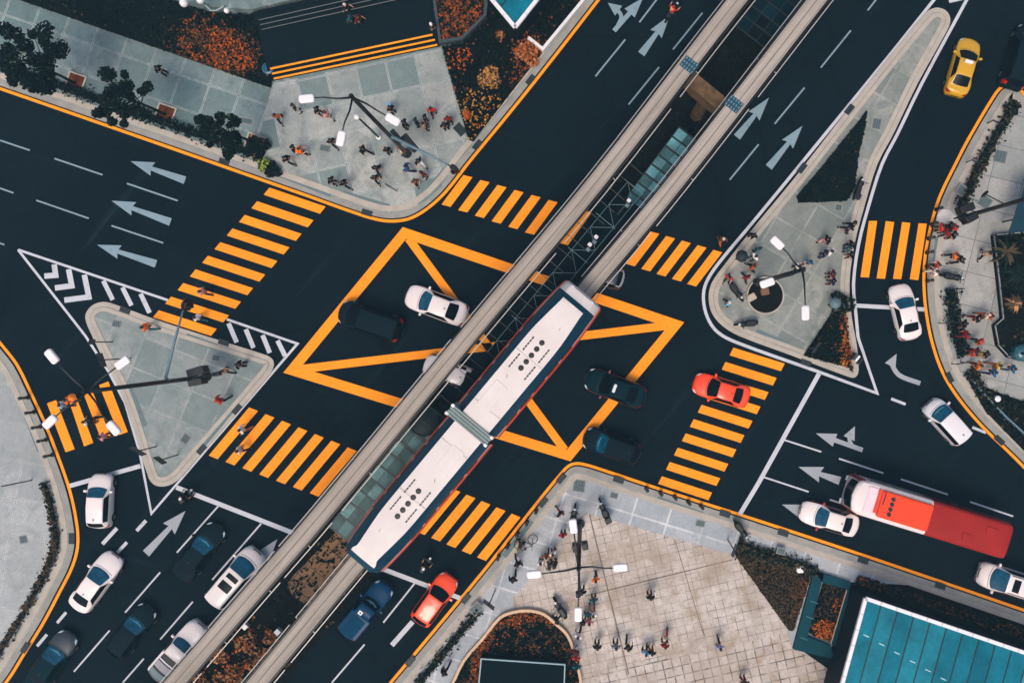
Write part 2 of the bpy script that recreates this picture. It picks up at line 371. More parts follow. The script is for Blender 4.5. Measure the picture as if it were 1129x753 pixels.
# --- painted white lines
def seg_marks(name, segs, mat, label, z=.008):
    mb = MB()
    for i, s in enumerate(segs):
        mb.line(P2(*s[0]), P2(*s[1]), s[2] if len(s) > 2 else .12, z)
    return struct(name, mb, mat, label)
mb = MB()
zW = .012
mb.strip(L2([(20, 275.5), (185, 331)]), -.09, .09, .008)
mb.strip(L2([(250, 352), (328, 379), (167, 566), (154, 498), (138, 444), (120, 410), (94, 370), (20, 275.5)]), -.09, .09, zW)
ni = smooth(L2([(946, 372), (943.5, 345), (941, 313), (946.5, 270), (957.5, 228), (972.5, 181), (989, 149), (1016, 93), (1066, 0), (1110, -82)]), 3)
mb.strip(ni, -.115, .115, .008)
ni2 = smooth(L2([(1110, -107), (1030, 0), (869, 198), (826, 250), (791, 292), (778.5, 312), (775.5, 329), (780, 350), (791, 366), (812, 377.5), (903, 410)]), 4)
mb.strip(ni2, -.115, .115, .008)
mb.strip(L2([(903, 410), (967, 433.5), (946, 372)]), -.11, .11, zW)
mb.strip(L2([(411, 629), (306, 753), (240, 832)]), -.1, .1, .008)
struct('guide_line', mb, M['white_paint'], 'white painted lines framing the traffic islands')
seg_marks('stop_line', [((77, 535.5), (155, 513.5), .32), ((194.5, 537), (330, 590), .34), ((419.5, 626), (507, 659), .34), ((835.8, 533.2), (815.5, 567), .32), ((903, 412), (835.8, 533.2), .32), ((944.5, 337), (1019, 341.2), .3)], M['white_paint'], 'thick white stop lines at the crossing', .016)
dash = [((0, 155), (33, 166)), ((60, 175), (113, 193)), ((140, 202.5), (196, 221.5)), ((-30, 197), (15, 213)), ((40, 221), (98, 241)), ((123, 249), (180, 268)), ((-30, 258), (5, 270)),
        ((724, 0), (705, 25)), ((689.4, 44), (656.5, 84.5)), ((774.5, 14.6), (742, 55)), ((726.6, 74.4), (693, 115.6)), ((806, -25), (790, -5)),
        ((938, 34), (905, 75)), ((887, 97), (854, 137)), ((966, 0), (956.6, 12)), ((836.4, 159.5), (804.5, 198.5)),
        ((865, 485), (905.5, 498)), ((841, 525.5), (891.5, 542)), ((925, 505.5), (974, 521.5)), ((993, 528), (1045, 545)), ((1069.5, 553), (1117, 569)), ((982.6, 439.6), (998.5, 445.7), .2), ((1072, 471), (1087, 477), .2),
        ((915, 550.7), (963, 566.7)), ((984.5, 573.7), (1033.6, 589.4)), ((1059, 598), (1106.7, 614)),
        ((240.5, 558), (195, 609)), ((176.7, 630.6), (138, 675)), ((121, 694.6), (81.6, 740)), ((288, 577), (234, 639)), ((212.6, 663), (176.7, 704.5)), ((158.6, 725.7), (135.5, 752)),
        ((161, 573.7), (150.7, 585), .26), ((140, 597.6), (129.4, 609), .24), ((129, 582), (113, 599.5), .28), ((73, 674.7), (63, 686.4), .22), ((51.8, 699), (41, 712), .22),
        ((457, 643), (422.7, 686)), ((402, 710), (366, 752)), ((455, 685), (432, 711), .36)]
seg_marks('lane_line', [d for d in dash if d[0][1] > 300], M['white_paint'], 'broken white lane lines on the lower and right roads')
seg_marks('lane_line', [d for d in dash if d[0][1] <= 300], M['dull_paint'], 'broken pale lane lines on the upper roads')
hat = []
mb = MB()
for a, b, c in (((59.8, 291.6), (61.5, 303.6), (49, 304.5)), ((75.7, 297), (79.2, 315.2), (60.6, 317.6)), ((93, 303), (98, 327.5), (71, 331))):
    mb.strip(L2([a, b, c]), -.2, .2, .008)
for a, b in (((114, 309.7), (124.4, 330.7)), ((135, 317), (145, 337)), ((155, 324), (165, 345)), ((252, 356.5), (261, 377.5)), ((271, 363), (279.5, 383.5)), ((289.5, 369.5), (297.5, 389)), ((306, 375.5), (314.5, 392.5))):
    mb.line(P2(*a), P2(*b), .34, .008)
mb.line(P2(1046, 1), P2(1063, -3), .4, .008)
struct('hatching', mb, M['white_paint'], 'white chevron hatching beside the left island')

def arrow_straight(tail, tip, mat, hw=.52, hl=1.75, sw=.15, name='lane_arrow', label='painted straight-on lane arrow'):
    t, p = P2(*tail), P2(*tip); d = (p - t).normalized(); n = Vector((-d.y, d.x)); h = p - d * hl
    pts = [t - n * (sw + .14), h - n * sw + d * .14, h - n * hw, p, h + n * hw, h + n * sw + d * .14, t + n * (sw + .14)]
    mb = MB(); mb.poly(ccw([Vector(q) for q in pts]), .009)
    return struct(name, mb, mat, label)
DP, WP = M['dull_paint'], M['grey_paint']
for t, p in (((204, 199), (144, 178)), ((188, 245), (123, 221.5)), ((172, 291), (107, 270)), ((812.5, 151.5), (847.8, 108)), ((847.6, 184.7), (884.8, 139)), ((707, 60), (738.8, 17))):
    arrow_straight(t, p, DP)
for t, p in (((926, 530), (880.3, 514.5)), ((161, 610), (204.6, 563)), ((262, 648), (306, 594)), ((918, 575), (862, 556))):
    arrow_straight(t, p, WP, .6, 1.8, .17)
def arrow_bent(main, branch, mat, label):
    mb = MB()
    for line, hw, hl, sw, z in ((main, .5 if branch else .44, 1.5 if branch else 1.0, .17, .009), (branch, .45, 1.0, .14, .013)):
        if not line: continue
        q = smooth(L2(line), 5); p = q[-1]; d = (q[-1] - q[-2]).normalized(); n = Vector((-d.y, d.x)); h = p - d * hl
        q = [v for v in q if (v - p).length > hl - .1] + [h + d * .3]
        mb.strip(q, -sw, sw, z); mb.poly(ccw([h - n * hw, p, h + n * hw]), z + .004)
    return struct('lane_arrow', mb, mat, label)
arrow_bent([(951, 496), (899.4, 477.6)], [(940, 492), (936.5, 484), (942.5, 469.7)], WP, 'painted forked lane arrow on the right road')
arrow_bent([(1014.5, 422.6), (992, 414), (984.5, 404), (984.5, 398), (988.5, 390)], None, WP, 'painted right-turn lane arrow in the slip lane')
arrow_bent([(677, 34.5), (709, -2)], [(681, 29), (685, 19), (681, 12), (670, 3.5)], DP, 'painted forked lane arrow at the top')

# --- crosswalks: yellow bars
def bars(quads, label):
    mb = MB()
    for q in quads: mb.poly(ccw(L2(q)), .020)
    return struct('crosswalk', mb, M['yellow'], label)
def ladder(a0, b0, a1, b1, n, hv, i0=0, i1=None):
    out = []
    for i in range(i0, (n if i1 is None else i1)):
        t = i / (n - 1); a = (a0[0] + (a1[0] - a0[0]) * t, a0[1] + (a1[1] - a0[1]) * t); b = (b0[0] + (b1[0] - b0[0]) * t, b0[1] + (b1[1] - b0[1]) * t)
        out.append([(a[0] + hv[0], a[1] + hv[1]), (b[0] + hv[0], b[1] + hv[1]), (b[0] - hv[0], b[1] - hv[1]), (a[0] - hv[0], a[1] - hv[1])])
    return out
bars(ladder((294, 211), (356, 232), (172, 346), (236, 366.5), 10, (3.2, -3.9)), 'yellow bar crosswalk across the upper left road')
bars(ladder((279.7, 451), (235.2, 504), (388.4, 495), (346.4, 545.4), 7, (4.9, 2)), 'yellow bar crosswalk below the left island')
bars(ladder((502.7, 540), (463.4, 587.5), (569, 568), (531, 616), 5, (4.9, 2)), 'yellow bar crosswalk beside the lower plaza')
nq = ladder((516, 194.5), (491.8, 227), (609.9, 222), (583.8, 257.7), 6, (5, 1.3)) + ladder((628.5, 227.5), (602.5, 263), (703.5, 250.5), (677, 288), 5, (4.9, 1.4))[:] + ladder((722, 256.7), (695, 292.4), (791.4, 277), (762.5, 314.5), 5, (4.9, 1.4))
bars(nq, 'yellow bar crosswalk passing under the monorail beams')
bars(ladder((806.5, 387.5), (863, 405), (727.6, 529), (783, 547), 10, (2.1, -4.2)), 'yellow bar crosswalk across the right road')
bars([[(958, 243.8), (967, 243.8), (958, 306), (948.6, 305.7)], [(976.5, 244), (985.8, 245), (975.7, 307.5), (966.4, 307)], [(994.5, 245), (1003.5, 246), (993.5, 308), (984.5, 307.5)], [(1012.7, 246.4), (1021.7, 246.8), (1012.4, 309), (1003, 308)]], 'yellow bar crosswalk across the slip lane')
bars([[(52, 444.6), (62, 441), (82.5, 495), (72.5, 498.4)], [(74.5, 436.5), (83, 434), (103, 488), (93, 492)], [(91.7, 432.5), (101.5, 430), (122, 480), (111.6, 484)], [(109.5, 424.5), (119.6, 420.5), (141, 476), (131.5, 479.5)]], 'short yellow bar crosswalk beside the lower left pavement')
A, B_, C_, D_ = P2(446, 257), P2(745, 358), P2(627, 502), P2(322, 408)
mb = MB(); hw = .37
mb.strip(ccw([A, B_, C_, D_]), -hw, hw, .020, True)
mb.strip([A + (C_ - A).normalized() * .5, C_ - (C_ - A).normalized() * .5], -.3, .3, .016)
mb.strip([D_ + (B_ - D_).normalized() * .7, B_ - (B_ - D_).normalized() * .7], -.3, .3, .016)
struct('box_junction', mb, M['yellow'], 'large yellow box junction crossed by two diagonals')

# --- planting beds (soil) and their ground cover
BEDS = []
def bed(pts, mat, label, z=.17):
    q = ccw(L2(pts)); mb = MB(); mb.prism(q, .05, z)
    struct('planting_bed', mb, mat, label); return q
bed_nw = bed([(-60, -27), (28, 3), (300, 98), (300, 86), (284, 30), (284, 18), (240, 16), (205, 8), (150, -20), (-60, -60)], M['soil'], 'dark planting bed above the top left pavement')
bed_or = bed([(478, -60), (478, 0), (488, 48), (510, 44), (532, 21), (538, -60)], M['soil'], 'orange-leaved planting bed beside the steps')
bed_dk = bed([(488, 53), (510, 49), (537, 23), (543, -60), (700, -60), (641, 6), (577, 86), (522, 157), (517, 155)], M['soil'], 'dark planting bed with amber shrubs beside the top road')
bed_ne1 = bed([(955, 123), (951, 150), (944, 180), (941, 208), (933, 222), (880, 224), (877.5, 217), (905, 185)], M['soil'], 'dark triangular bed in the teardrop island')
bed_ne2 = bed([(915, 347), (931, 341), (936, 385), (938, 406), (885, 392)], M['soil'], 'small dark bed at the foot of the teardrop island')
bed_e2 = bed([(1063, 413), (1075, 424), (1100, 433), (1129, 443), (1190, 466), (1190, 560), (1129, 498), (1085, 453)], M['soil'], 'dark bed between the right pavement and the kerb')
bed_se1 = bed([(814, 600), (896, 627.5), (874, 694), (869, 694), (811, 613)], M['brown_soil'], 'brown triangular bed beside the lower plaza')
bed_se2 = bed([(907, 640), (931, 648), (914.5, 706), (897, 699), (890, 695)], M['brown_soil'], 'brown bed inside the teal ledge')
bed_se3 = bed([(440, 830), (499, 754), (513, 727), (533, 703), (552, 680), (566, 674), (584, 672.5), (600, 677), (612, 687), (622, 696), (629, 708), (634, 728), (639, 748), (640, 830)], M['soil'], 'rounded bed with orange leaves at the bottom edge')
bed_road = bed([(936, 641), (925, 720), (905, 790), (1200, 790), (1200, 712), (1129, 688), (1000, 644)], M['soil'], 'dark ground round the glass roofed entrance')
bed_med = None
sheet('pavement', [(185, -40), (205, 6), (240, 14), (284, 16.5), (355, -1), (470, -40)], M['pav_nw'], 'grey slab terrace above the upper steps', 1.0, .1)
# ============================================================ plants
def leafmat(name, c, var=.35, rough=.75):
    return pm('leaf_' + name, c, rough, var, 2.5, spec=.04, world=True)
LF = {'dark': leafmat('dark', C(27, 45, 50)), 'deep': leafmat('deep', C(34, 54, 52)), 'green': leafmat('green', C(62, 78, 58)), 'orange': leafmat('orange', C(172, 86, 46)),
      'amber': leafmat('amber', C(168, 122, 58)), 'rust': leafmat('rust', C(118, 72, 52)), 'brown': leafmat('brown', C(80, 70, 60)), 'tan': leafmat('tan', C(172, 126, 88)), 'lime': leafmat('lime', C(140, 158, 70))}
def leaves(n, sampler, size, weights, seed, flat=.6):
    """leaf-shaped folded quads; sampler(rng) gives (point, outward hint); weights: list of material weights or a function of the point"""
    rng = random.Random(seed); mb = MB()
    for _ in range(n):
        p = sampler(rng)
        if p is None: continue
        w = weights(p) if callable(weights) else weights
        m = rng.choices(range(len(w)), w)[0]
        L = size * rng.uniform(.6, 1.35); wd = L * rng.uniform(.3, .5)
        az = rng.uniform(0, 6.283); el = rng.gauss(0, flat)
        d = Vector((math.cos(az) * math.cos(el), math.sin(az) * math.cos(el), math.sin(el)))
        s = Vector((-math.sin(az), math.cos(az), rng.uniform(-.5, .5))).normalized(); u = d.cross(s)
        a, b = p - d * L * .5, p + d * L * .5; c1, c2 = p + s * wd + u * L * .1, p - s * wd + u * L * .1
        mb.add([a, c1, b, c2], [(0, 1, 2), (0, 2, 3)], m)
    return mb
def vnoise(p, s=1.0, seed=0):
    x, y = p[0] * s + seed * 17.3, p[1] * s + seed * 9.1
    return (math.sin(x * 1.3 + math.sin(y * .9) * 1.4) + math.sin(y * 1.7 + math.sin(x * 1.1) * 1.7) + .7 * math.sin(x * 3.1 + y * 2.3) + .7 * math.sin(y * 3.7 - x * 2.9)) / 3.4
def cover(poly, n, size, z0, z1, keys, wfun, seed, label, keep=None):
    xs = [p[0] for p in poly]; ys = [p[1] for p in poly]
    def smp(r):
        for _ in range(20):
            q = (r.uniform(min(xs), max(xs)), r.uniform(min(ys), max(ys)))
            if inside(q, poly) and (keep is None or keep(q)): return Vector((q[0], q[1], r.uniform(z0, z1)))
        return None
    mb = leaves(n, smp, size, wfun, seed, .35)
    o = mb.build('ground_cover', [LF[k] for k in keys]); return tag(o, label, None, None, 'stuff')
def blob(px, py, rad_px):
    c = P2(px, py); r = rad_px / S
    return lambda p: max(0.0, 1 - ((p[0] - c.x)**2 + (p[1] - c.y)**2) / r**2)
def clampy(poly, m):  # keep the sampling box near the frame
    return [Vector((min(max(p[0], -40), 40), min(max(p[1], -27), 28.5))) for p in poly]
# top left bed: dark with an orange drift at its right end
b1, b2, b3 = blob(262, 62, 32), blob(235, 50, 40), blob(205, 50, 45)
def drift(m, rust=1.5, orange=1.1, brown=1.8):
    m = min(max(m, 0), 1); return (3.2 * (1 - m)**2 + .75, .6 * (1 - m) + .1, orange * m * m, rust * m, brown * m * (1.15 - m) * 2 + .04)
DK = ['dark', 'deep', 'orange', 'rust', 'brown']
vn = lambda p, s: .6 * vnoise(p, s) + .45 * vnoise(p, s * 2.7, 3)
cover(clampy(bed_nw, 0), 11000, .19, .2, .45, DK, lambda p: drift(1.5 * b1(p) + .75 * b2(p) + .45 * b3(p) + .75 * vn(p, 1.5) * (b1(p) + b2(p) > .05) - .25), 11, 'dark ground cover with an orange drift above the top left pavement')
cover(clampy(bed_or, 0), 5200, .19, .22, .6, DK, lambda p: drift(.62 + 1.0 * vn(p, 2.4) - .12 * max(0, p[0] + 3.4), 1.5, 1.6), 12, 'orange leafy ground cover beside the steps')
a1, a2, a3, a4, a5 = blob(532, 128, 34), blob(508, 66, 16), blob(585, 60, 26), blob(575, 88, 18), blob(540, 90, 14)
cover(clampy(bed_dk, 0), 8000, .19, .2, .55, ['dark', 'deep', 'amber', 'orange', 'rust', 'tan'], lambda p: (3.4, .5, 2.6 * a1(p) * (vnoise(p, 4, 5) > .05), 2.5 * a2(p) + 1.0 * a3(p) + .6 * a4(p) + .5 * a1(p) * (vnoise(p, 3, 8) > .2), 2 * a3(p) + 1.5 * a4(p) + .08, .5 * a1(p) + 1.5 * a5(p)), 13, 'dark ground cover with amber clumps beside the top road')
cover(bed_ne1, 1500, .2, .2, .36, ['dark', 'deep', 'brown'], lambda p: (4, .3, .03), 14, 'near-black ground cover in the teardrop island')
e1 = [blob(932, 350 + 12 * i, 9) for i in range(5)]
cover(bed_ne2, 1400, .18, .2, .5, ['dark', 'deep', 'orange', 'amber', 'rust'], lambda p: (3, .4, 3 * max(f(p) for f in e1), 2 * max(f(p) for f in e1) * (vnoise(p, 4) > 0), 1.2 * max(f(p) for f in e1) + .1), 15, 'dark ground cover with an orange fringe in the island foot')
cover(clampy(bed_e2, 0), 900, .24, .2, .36, ['dark', 'deep', 'brown'], lambda p: (3, 1, .3), 16, 'dark ground cover beside the right kerb')
cover(bed_se1, 3400, .14, .18, .26, ['brown', 'dark', 'rust'], lambda p: (2.4, 1.6, .02 + 1.6 * (blob(886, 650, 16)(p) + blob(885, 675, 16)(p))), 17, 'brown leaf litter in the triangular bed')
o1, o2 = blob(908, 694, 15), blob(925, 668, 14)
cover(bed_se2, 1300, .17, .2, .4, ['dark', 'brown', 'orange', 'amber'], lambda p: (2.4, 1, 5 * o1(p) + 1.4 * o2(p), 2 * o1(p)), 18, 'orange and dark ground cover inside the teal ledge')
def ringw(p):
    q = P2(585, 735); d = math.hypot(p[0] - q.x, p[1] - q.y)
    return max(0., 1 - abs(d - 3.95) / .6)
cover([Vector((max(p[0], -8.5), max(p[1], -27))) for p in bed_se3], 9500, .17, .2, .45, DK, lambda p: drift(.95 * ringw(p) + .16 + .75 * vn(p, 1.6), 1.6, 1.5, 2.2), 19, 'dark and orange ground cover in the rounded bed')
strip_poly = [Vector((p.x, p.y)) for p in L2([(945, 632), (1150, 699), (1150, 712), (1000, 660), (940, 642)])]
cover(strip_poly, 2200, .17, .2, .5, ['dark', 'rust', 'orange', 'brown', 'amber'], lambda p: (3.4, .8 * (vnoise(p, 1.2) > -.2), .5 * (vnoise(p, 1.2, 2) > .3), 1, .1), 20, 'rusty ground cover along the lower right kerb')

def hedge(line, d0, d1, x0, x1, h, n, w, keys, label, seed):
    """clipped strip of shrubs along an edge line between two pixel columns or rows"""
    pts = [q for q in line if x0(q)]
    dense = []
    for a, b in zip(pts, pts[1:]):
        for k in range(4): dense.append(a + (b - a) * k / 4)
    L, R = offset(dense, d0), offset(dense, d1)
    def smp(r):
        i = r.randrange(len(dense)); t = r.random(); e = r.gauss(.5, .34)
        p = L[i] * (1 - e) + R[i] * e
        if i + 1 < len(dense): p = p + (dense[i + 1] - dense[i]) * t
        edge = 1 - abs(2 * min(max(e, 0), 1) - 1)**3 * .35
        return Vector((p.x, p.y, r.uniform(.2, h) * edge + .08 * r.random()))
    root = thing('hedge', label, 'hedge', (0, 0, 0))
    mb = MB(); mb.strip(dense, d0 + .12, d1 - .12, h * .55, False, 0, .1); mb.build('core', [LF['dark']], root)
    leaves(n, smp, .2, w, seed, .5).build('foliage', [LF[k] for k in keys], root)
    return root
def wx(a, b): A_, B2 = P2(a, 0).x, P2(b, 0).x; return lambda q: A_ <= q.x <= B2
def wy(a, b): A_, B2 = P2(0, b).y, P2(0, a).y; return lambda q: A_ <= q.y <= B2
def both(f, g): return lambda q: f(q) and g(q)
KK = ['dark', 'deep', 'brown', 'green']
hedge(NW, 1.25, 1.95, wx(-60, 290), None, .6, 1900, (4, 1.2, .15, .1), KK, 'long dark hedge along the top left kerb', 31)
hedge(SW, 1.28, 1.75, wy(520, 800), None, .5, 1500, (1.6, .5, 2.6, .15), KK, 'brownish hedge along the lower left kerb', 32)
hedge(EA, 1.2, 1.9, both(wy(100, 222), wx(1030, 1130)), None, .75, 1100, (2, 1, 1.6, .35), KK, 'dark green hedge along the upper right kerb', 33)
hedge(EA, 1.45, 2.2, both(wy(318, 405), wx(1000, 1060)), None, .75, 900, (3, 1.4, .3, .5), KK, 'green hedge along the right kerb below the crosswalk', 34)
hedge(EA, 1.3, 2.0, both(wy(418, 470), wx(1040, 1100)), None, .6, 420, (3, 1, 1, .5), KK, 'short hedge strip where the right kerb bends', 35)
hedge(SE, 1.25, 1.85, both(wy(640, 800), wx(400, 540)), None, .7, 900, (2.5, 1, 1.2, .4), KK, 'narrow dark hedge along the lower plaza walkway', 36)
hedge(SE, 1.75, 2.6, both(wx(818, 925), wy(500, 800)), None, .7, 900, (2, .8, 2.2, .4), KK, 'brown and green hedge along the lower right kerb', 37)

def tree(pit, crown_px, rad, zc, label, seed, n, clumps=14, keys=('dark', 'deep', 'green'), w=(5, 1.1, .12)):
    rng = random.Random(seed); b = P2(*pit); c = P(crown_px[0], crown_px[1], zc)
    root = thing('street_tree', label, 'tree', (b.x, b.y, .12), 0, 'street trees along the top left pavement')
    lean = Vector((c.x - b.x, c.y - b.y, 0))
    top = Vector((lean.x, lean.y, zc - .5)); mb = MB(); f = Vector((lean.x * .35, lean.y * .35, zc * .55))
    mb.tube([(0, 0, 0), f * .5 + Vector((.04, 0, 0)), f, top], [.12, .1, .085, .05], 8)
    mb.build('trunk', [pm('tree_bark', C(48, 50, 50), .95, .25, 6, spec=.1, bump=.4)], root, True)
    cl = []; lb = MB()
    for k in range(clumps):
        a = 6.283 * k / clumps + rng.uniform(-.4, .4); rr = rad * rng.uniform(.3, 1.08)
        q = Vector((lean.x + math.cos(a) * rr, lean.y + math.sin(a) * rr, zc + rng.uniform(-.7, .6)))
        cl.append((q, rad * rng.uniform(.13, .3)))
        mid = f.lerp(q, .55) + Vector((0, 0, .15)); lb.tube([f.lerp(top, rng.random() * .7), mid, q], [.045, .03, .012], 5)
    cl.append((Vector((lean.x, lean.y, zc + .5)), rad * .42))
    lb.build('limb', [_pm['tree_bark']], root, True)
    def smp(r):
        q, s = r.choice(cl); v = Vector((r.gauss(0, 1), r.gauss(0, 1), r.gauss(0, 1))).normalized() * s * r.uniform(.45, 1.05)
        v.z *= .7; return q + v
    leaves(int(n * 1.25), smp, .2, w, seed, .6).build('crown', [LF[k] for k in keys], root)
    return root
tree((84, 93), (32, 66), 2.15, 5.6, 'largest dark tree at the left end of the top left pavement', 41, 5200, 30)
tree((183, 127), (133, 106), 1.75, 5.8, 'ragged dark tree between the two square tree pits', 42, 2800, 21)
tree((281, 158), (241, 146), 1.4, 5.6, 'small dense tree nearest the street lamp', 43, 2900, 20)
def shrub(name, px, py, r, h, n, keys, w, label, seed, cat='shrub', group=None, size=.2, z=.14):
    p = P2(px, py); root = thing(name, label, cat, (p.x, p.y, z), 0, group)
    def smp(g):
        a = g.uniform(0, 6.283); e = g.uniform(.15, 1.05); rr = r * math.sqrt(g.random()) * (1 + .25 * math.sin(3 * a + seed))
        return Vector((math.cos(a) * rr, math.sin(a) * rr, h * e * (1 - .5 * (rr / r)**2)))
    st = MB(); g = random.Random(seed)
    for k in range(5):
        a = 6.283 * k / 5; st.tube([(0, 0, 0), (math.cos(a) * r * .3, math.sin(a) * r * .3, h * .4), (math.cos(a) * r * .5, math.sin(a) * r * .5, h * .7)], [.03, .02, .01], 5)
    st.build('stem', [_pm['tree_bark']], root)
    leaves(n, smp, size, w, seed, .5).build('foliage', [LF[k] for k in keys], root)
    return root
shrub('shrub', 287, 163, .75, 1.1, 520, ['dark', 'deep', 'tan'], (3, 1, .1), 'dark shrub leaning out of the pit beside the small dense tree', 51)
shrub('shrub', 294, 183, .45, .8, 260, ['lime', 'green', 'deep'], (1.6, 1, .5), 'lime green shrub at the end of the long hedge', 52)
shrub('shrub', 303, 189, .55, .7, 260, ['dark', 'deep'], (3, 1), 'dark low shrub beside the upper left crosswalk corner', 53)
shrub('shrub', 541, 88, .8, .9, 420, ['tan', 'amber', 'brown'], (2, 1.2, 1), 'large tan shrub in the middle of the dark bed', 54)
shrub('shrub', 583, 60, .9, .9, 420, ['tan', 'orange', 'rust'], (1.4, 1.4, 1), 'orange and tan shrub beside the white corner wall', 55)
shrub('shrub', 552, 41, .35, .5, 120, ['rust', 'tan'], (2, 1), 'small rust coloured shrub below the glass canopy corner', 56)
shrub('shrub', 516, 128, .3, .5, 120, ['orange', 'rust'], (2, 1), 'small orange shrub at the left edge of the amber clumps', 57)
shrub('shrub', 926, 336, .85, 1.0, 420, ['dark', 'deep', 'green'], (3, 1, .4), 'dark shrub at the right edge of the teardrop island', 58)
for i, (x, y, s) in enumerate(((242, 718, .75), (275, 706, .8), (262, 738, .7), (292, 718, .55), (247, 745, .6), (300, 700, .5), (222, 748, .7), (279, 728, .5))):
    shrub('shrub', 638 + (x - 638), y, s, .8, int(420 * s), ['orange', 'tan', 'rust', 'brown', 'dark'], (1.3, 2.2, .5, .7, 1.2), ['broad orange shrub', 'tall orange shrub', 'ragged orange shrub', 'small orange shrub', 'low orange shrub', 'single orange shrub', 'corner orange shrub', 'thin orange shrub'][i] + ' between the beams at the bottom, ' + ['left of the group', 'top of the group', 'middle of the group', 'against the right beam', 'lowest right of centre', 'farthest from the frame edge', 'cut by the frame', 'inside the group'][i], 60 + i, group='orange shrubs under the beams')
def palm(px, py, z, r, label, seed, keys):
    p = P(px, py, z + 1.2); root = thing('palm', label, 'palm', (p.x, p.y, z), 0, 'palms in the raised bed at the right edge')
    rng = random.Random(seed); mb = MB(); mb.tube([(0, 0, 0), (.03, 0, .6), (0, 0, 1.2)], [.12, .1, .07], 8); mb.build('trunk', [_pm['tree_bark']], root, True)
    fb = MB()
    for k in range(16):
        a = 6.283 * k / 16 + rng.uniform(-.15, .15); l = r * rng.uniform(.75, 1.1)
        pr = None; m = rng.randrange(len(keys))
        for j in range(7):
            t = j / 6; q = Vector((math.cos(a) * l * t, math.sin(a) * l * t, 1.2 + .5 * t - .9 * t * t)); w_ = .1 * math.sin(math.pi * min(t + .12, 1)) + .005
            n = Vector((-math.sin(a), math.cos(a), 0)) * w_
            if pr: fb.add([pr[0], pr[1], q + n, q - n], [(0, 1, 2, 3)], m)
            pr = (q - n, q + n)
    fb.build('frond', [LF[k] for k in keys], root); return root
palm(1110, 278, .6, 1.5, 'brown feathery palm in the raised bed by the right edge', 71, ['brown', 'deep', 'dark'])
palm(1119, 334, .6, .8, 'small pale star-shaped palm in the raised bed', 72, ['tan', 'brown', 'brown'])
palm(1122, 300, .6, 1.1, 'dark palm behind the brown feathery palm', 73, ['dark', 'deep'])
# ============================================================ monorail
ZB = 7.2
def beam_pts(px): return [Vector(P(x, y, ZB)[:2]) for x, y in px]
LB = smooth(beam_pts([(975, -200), (813, 0), (658, 200), (516, 370), (350, 571), (277, 655), (192, 753), (20, 950)]), 5)
RB = smooth(beam_pts([(1057, -200), (901, 0), (745.5, 200), (652, 313), (520, 469), (385, 630), (283, 753), (118, 950)]), 5)
def concrete_beam():
    t = NT('guideway_concrete'); p = t.pos(); m0 = t.n('ShaderNodeMapping'); m0.inputs['Rotation'].default_value = (0, 0, -math.radians(50.3)); mp = t.n('ShaderNodeMapping'); mp.inputs['Scale'].default_value = (.10, 2.4, 1)
    t.l(p, m0.inputs['Vector']); t.l(m0.outputs[0], mp.inputs['Vector']); a = t.noise(mp.outputs[0], 1.6, 6, .65); b = t.noise(p, 3.5, 5, .7); c = t.noise(p, .25, 3)
    k = t.mixc(t.ramp(a, .3, .72), C(132, 126, 117), C(170, 162, 153)); k = t.mixc(t.ramp(b, .5, .8, (0, 0, 0), (.5, .5, .5)), k, C(122, 116, 108)); k = t.mixc(t.ramp(c, .4, .7, (0, 0, 0), (.35, .35, .35)), k, C(172, 166, 158))
    t.bump(b, .2, .01); return t.fin(k, .9, 0, .2)
M['beam'] = concrete_beam()
M['pier'] = pm('pier_concrete', C(92, 78, 64), .95, .55, 2.6, spec=.1, world=True)
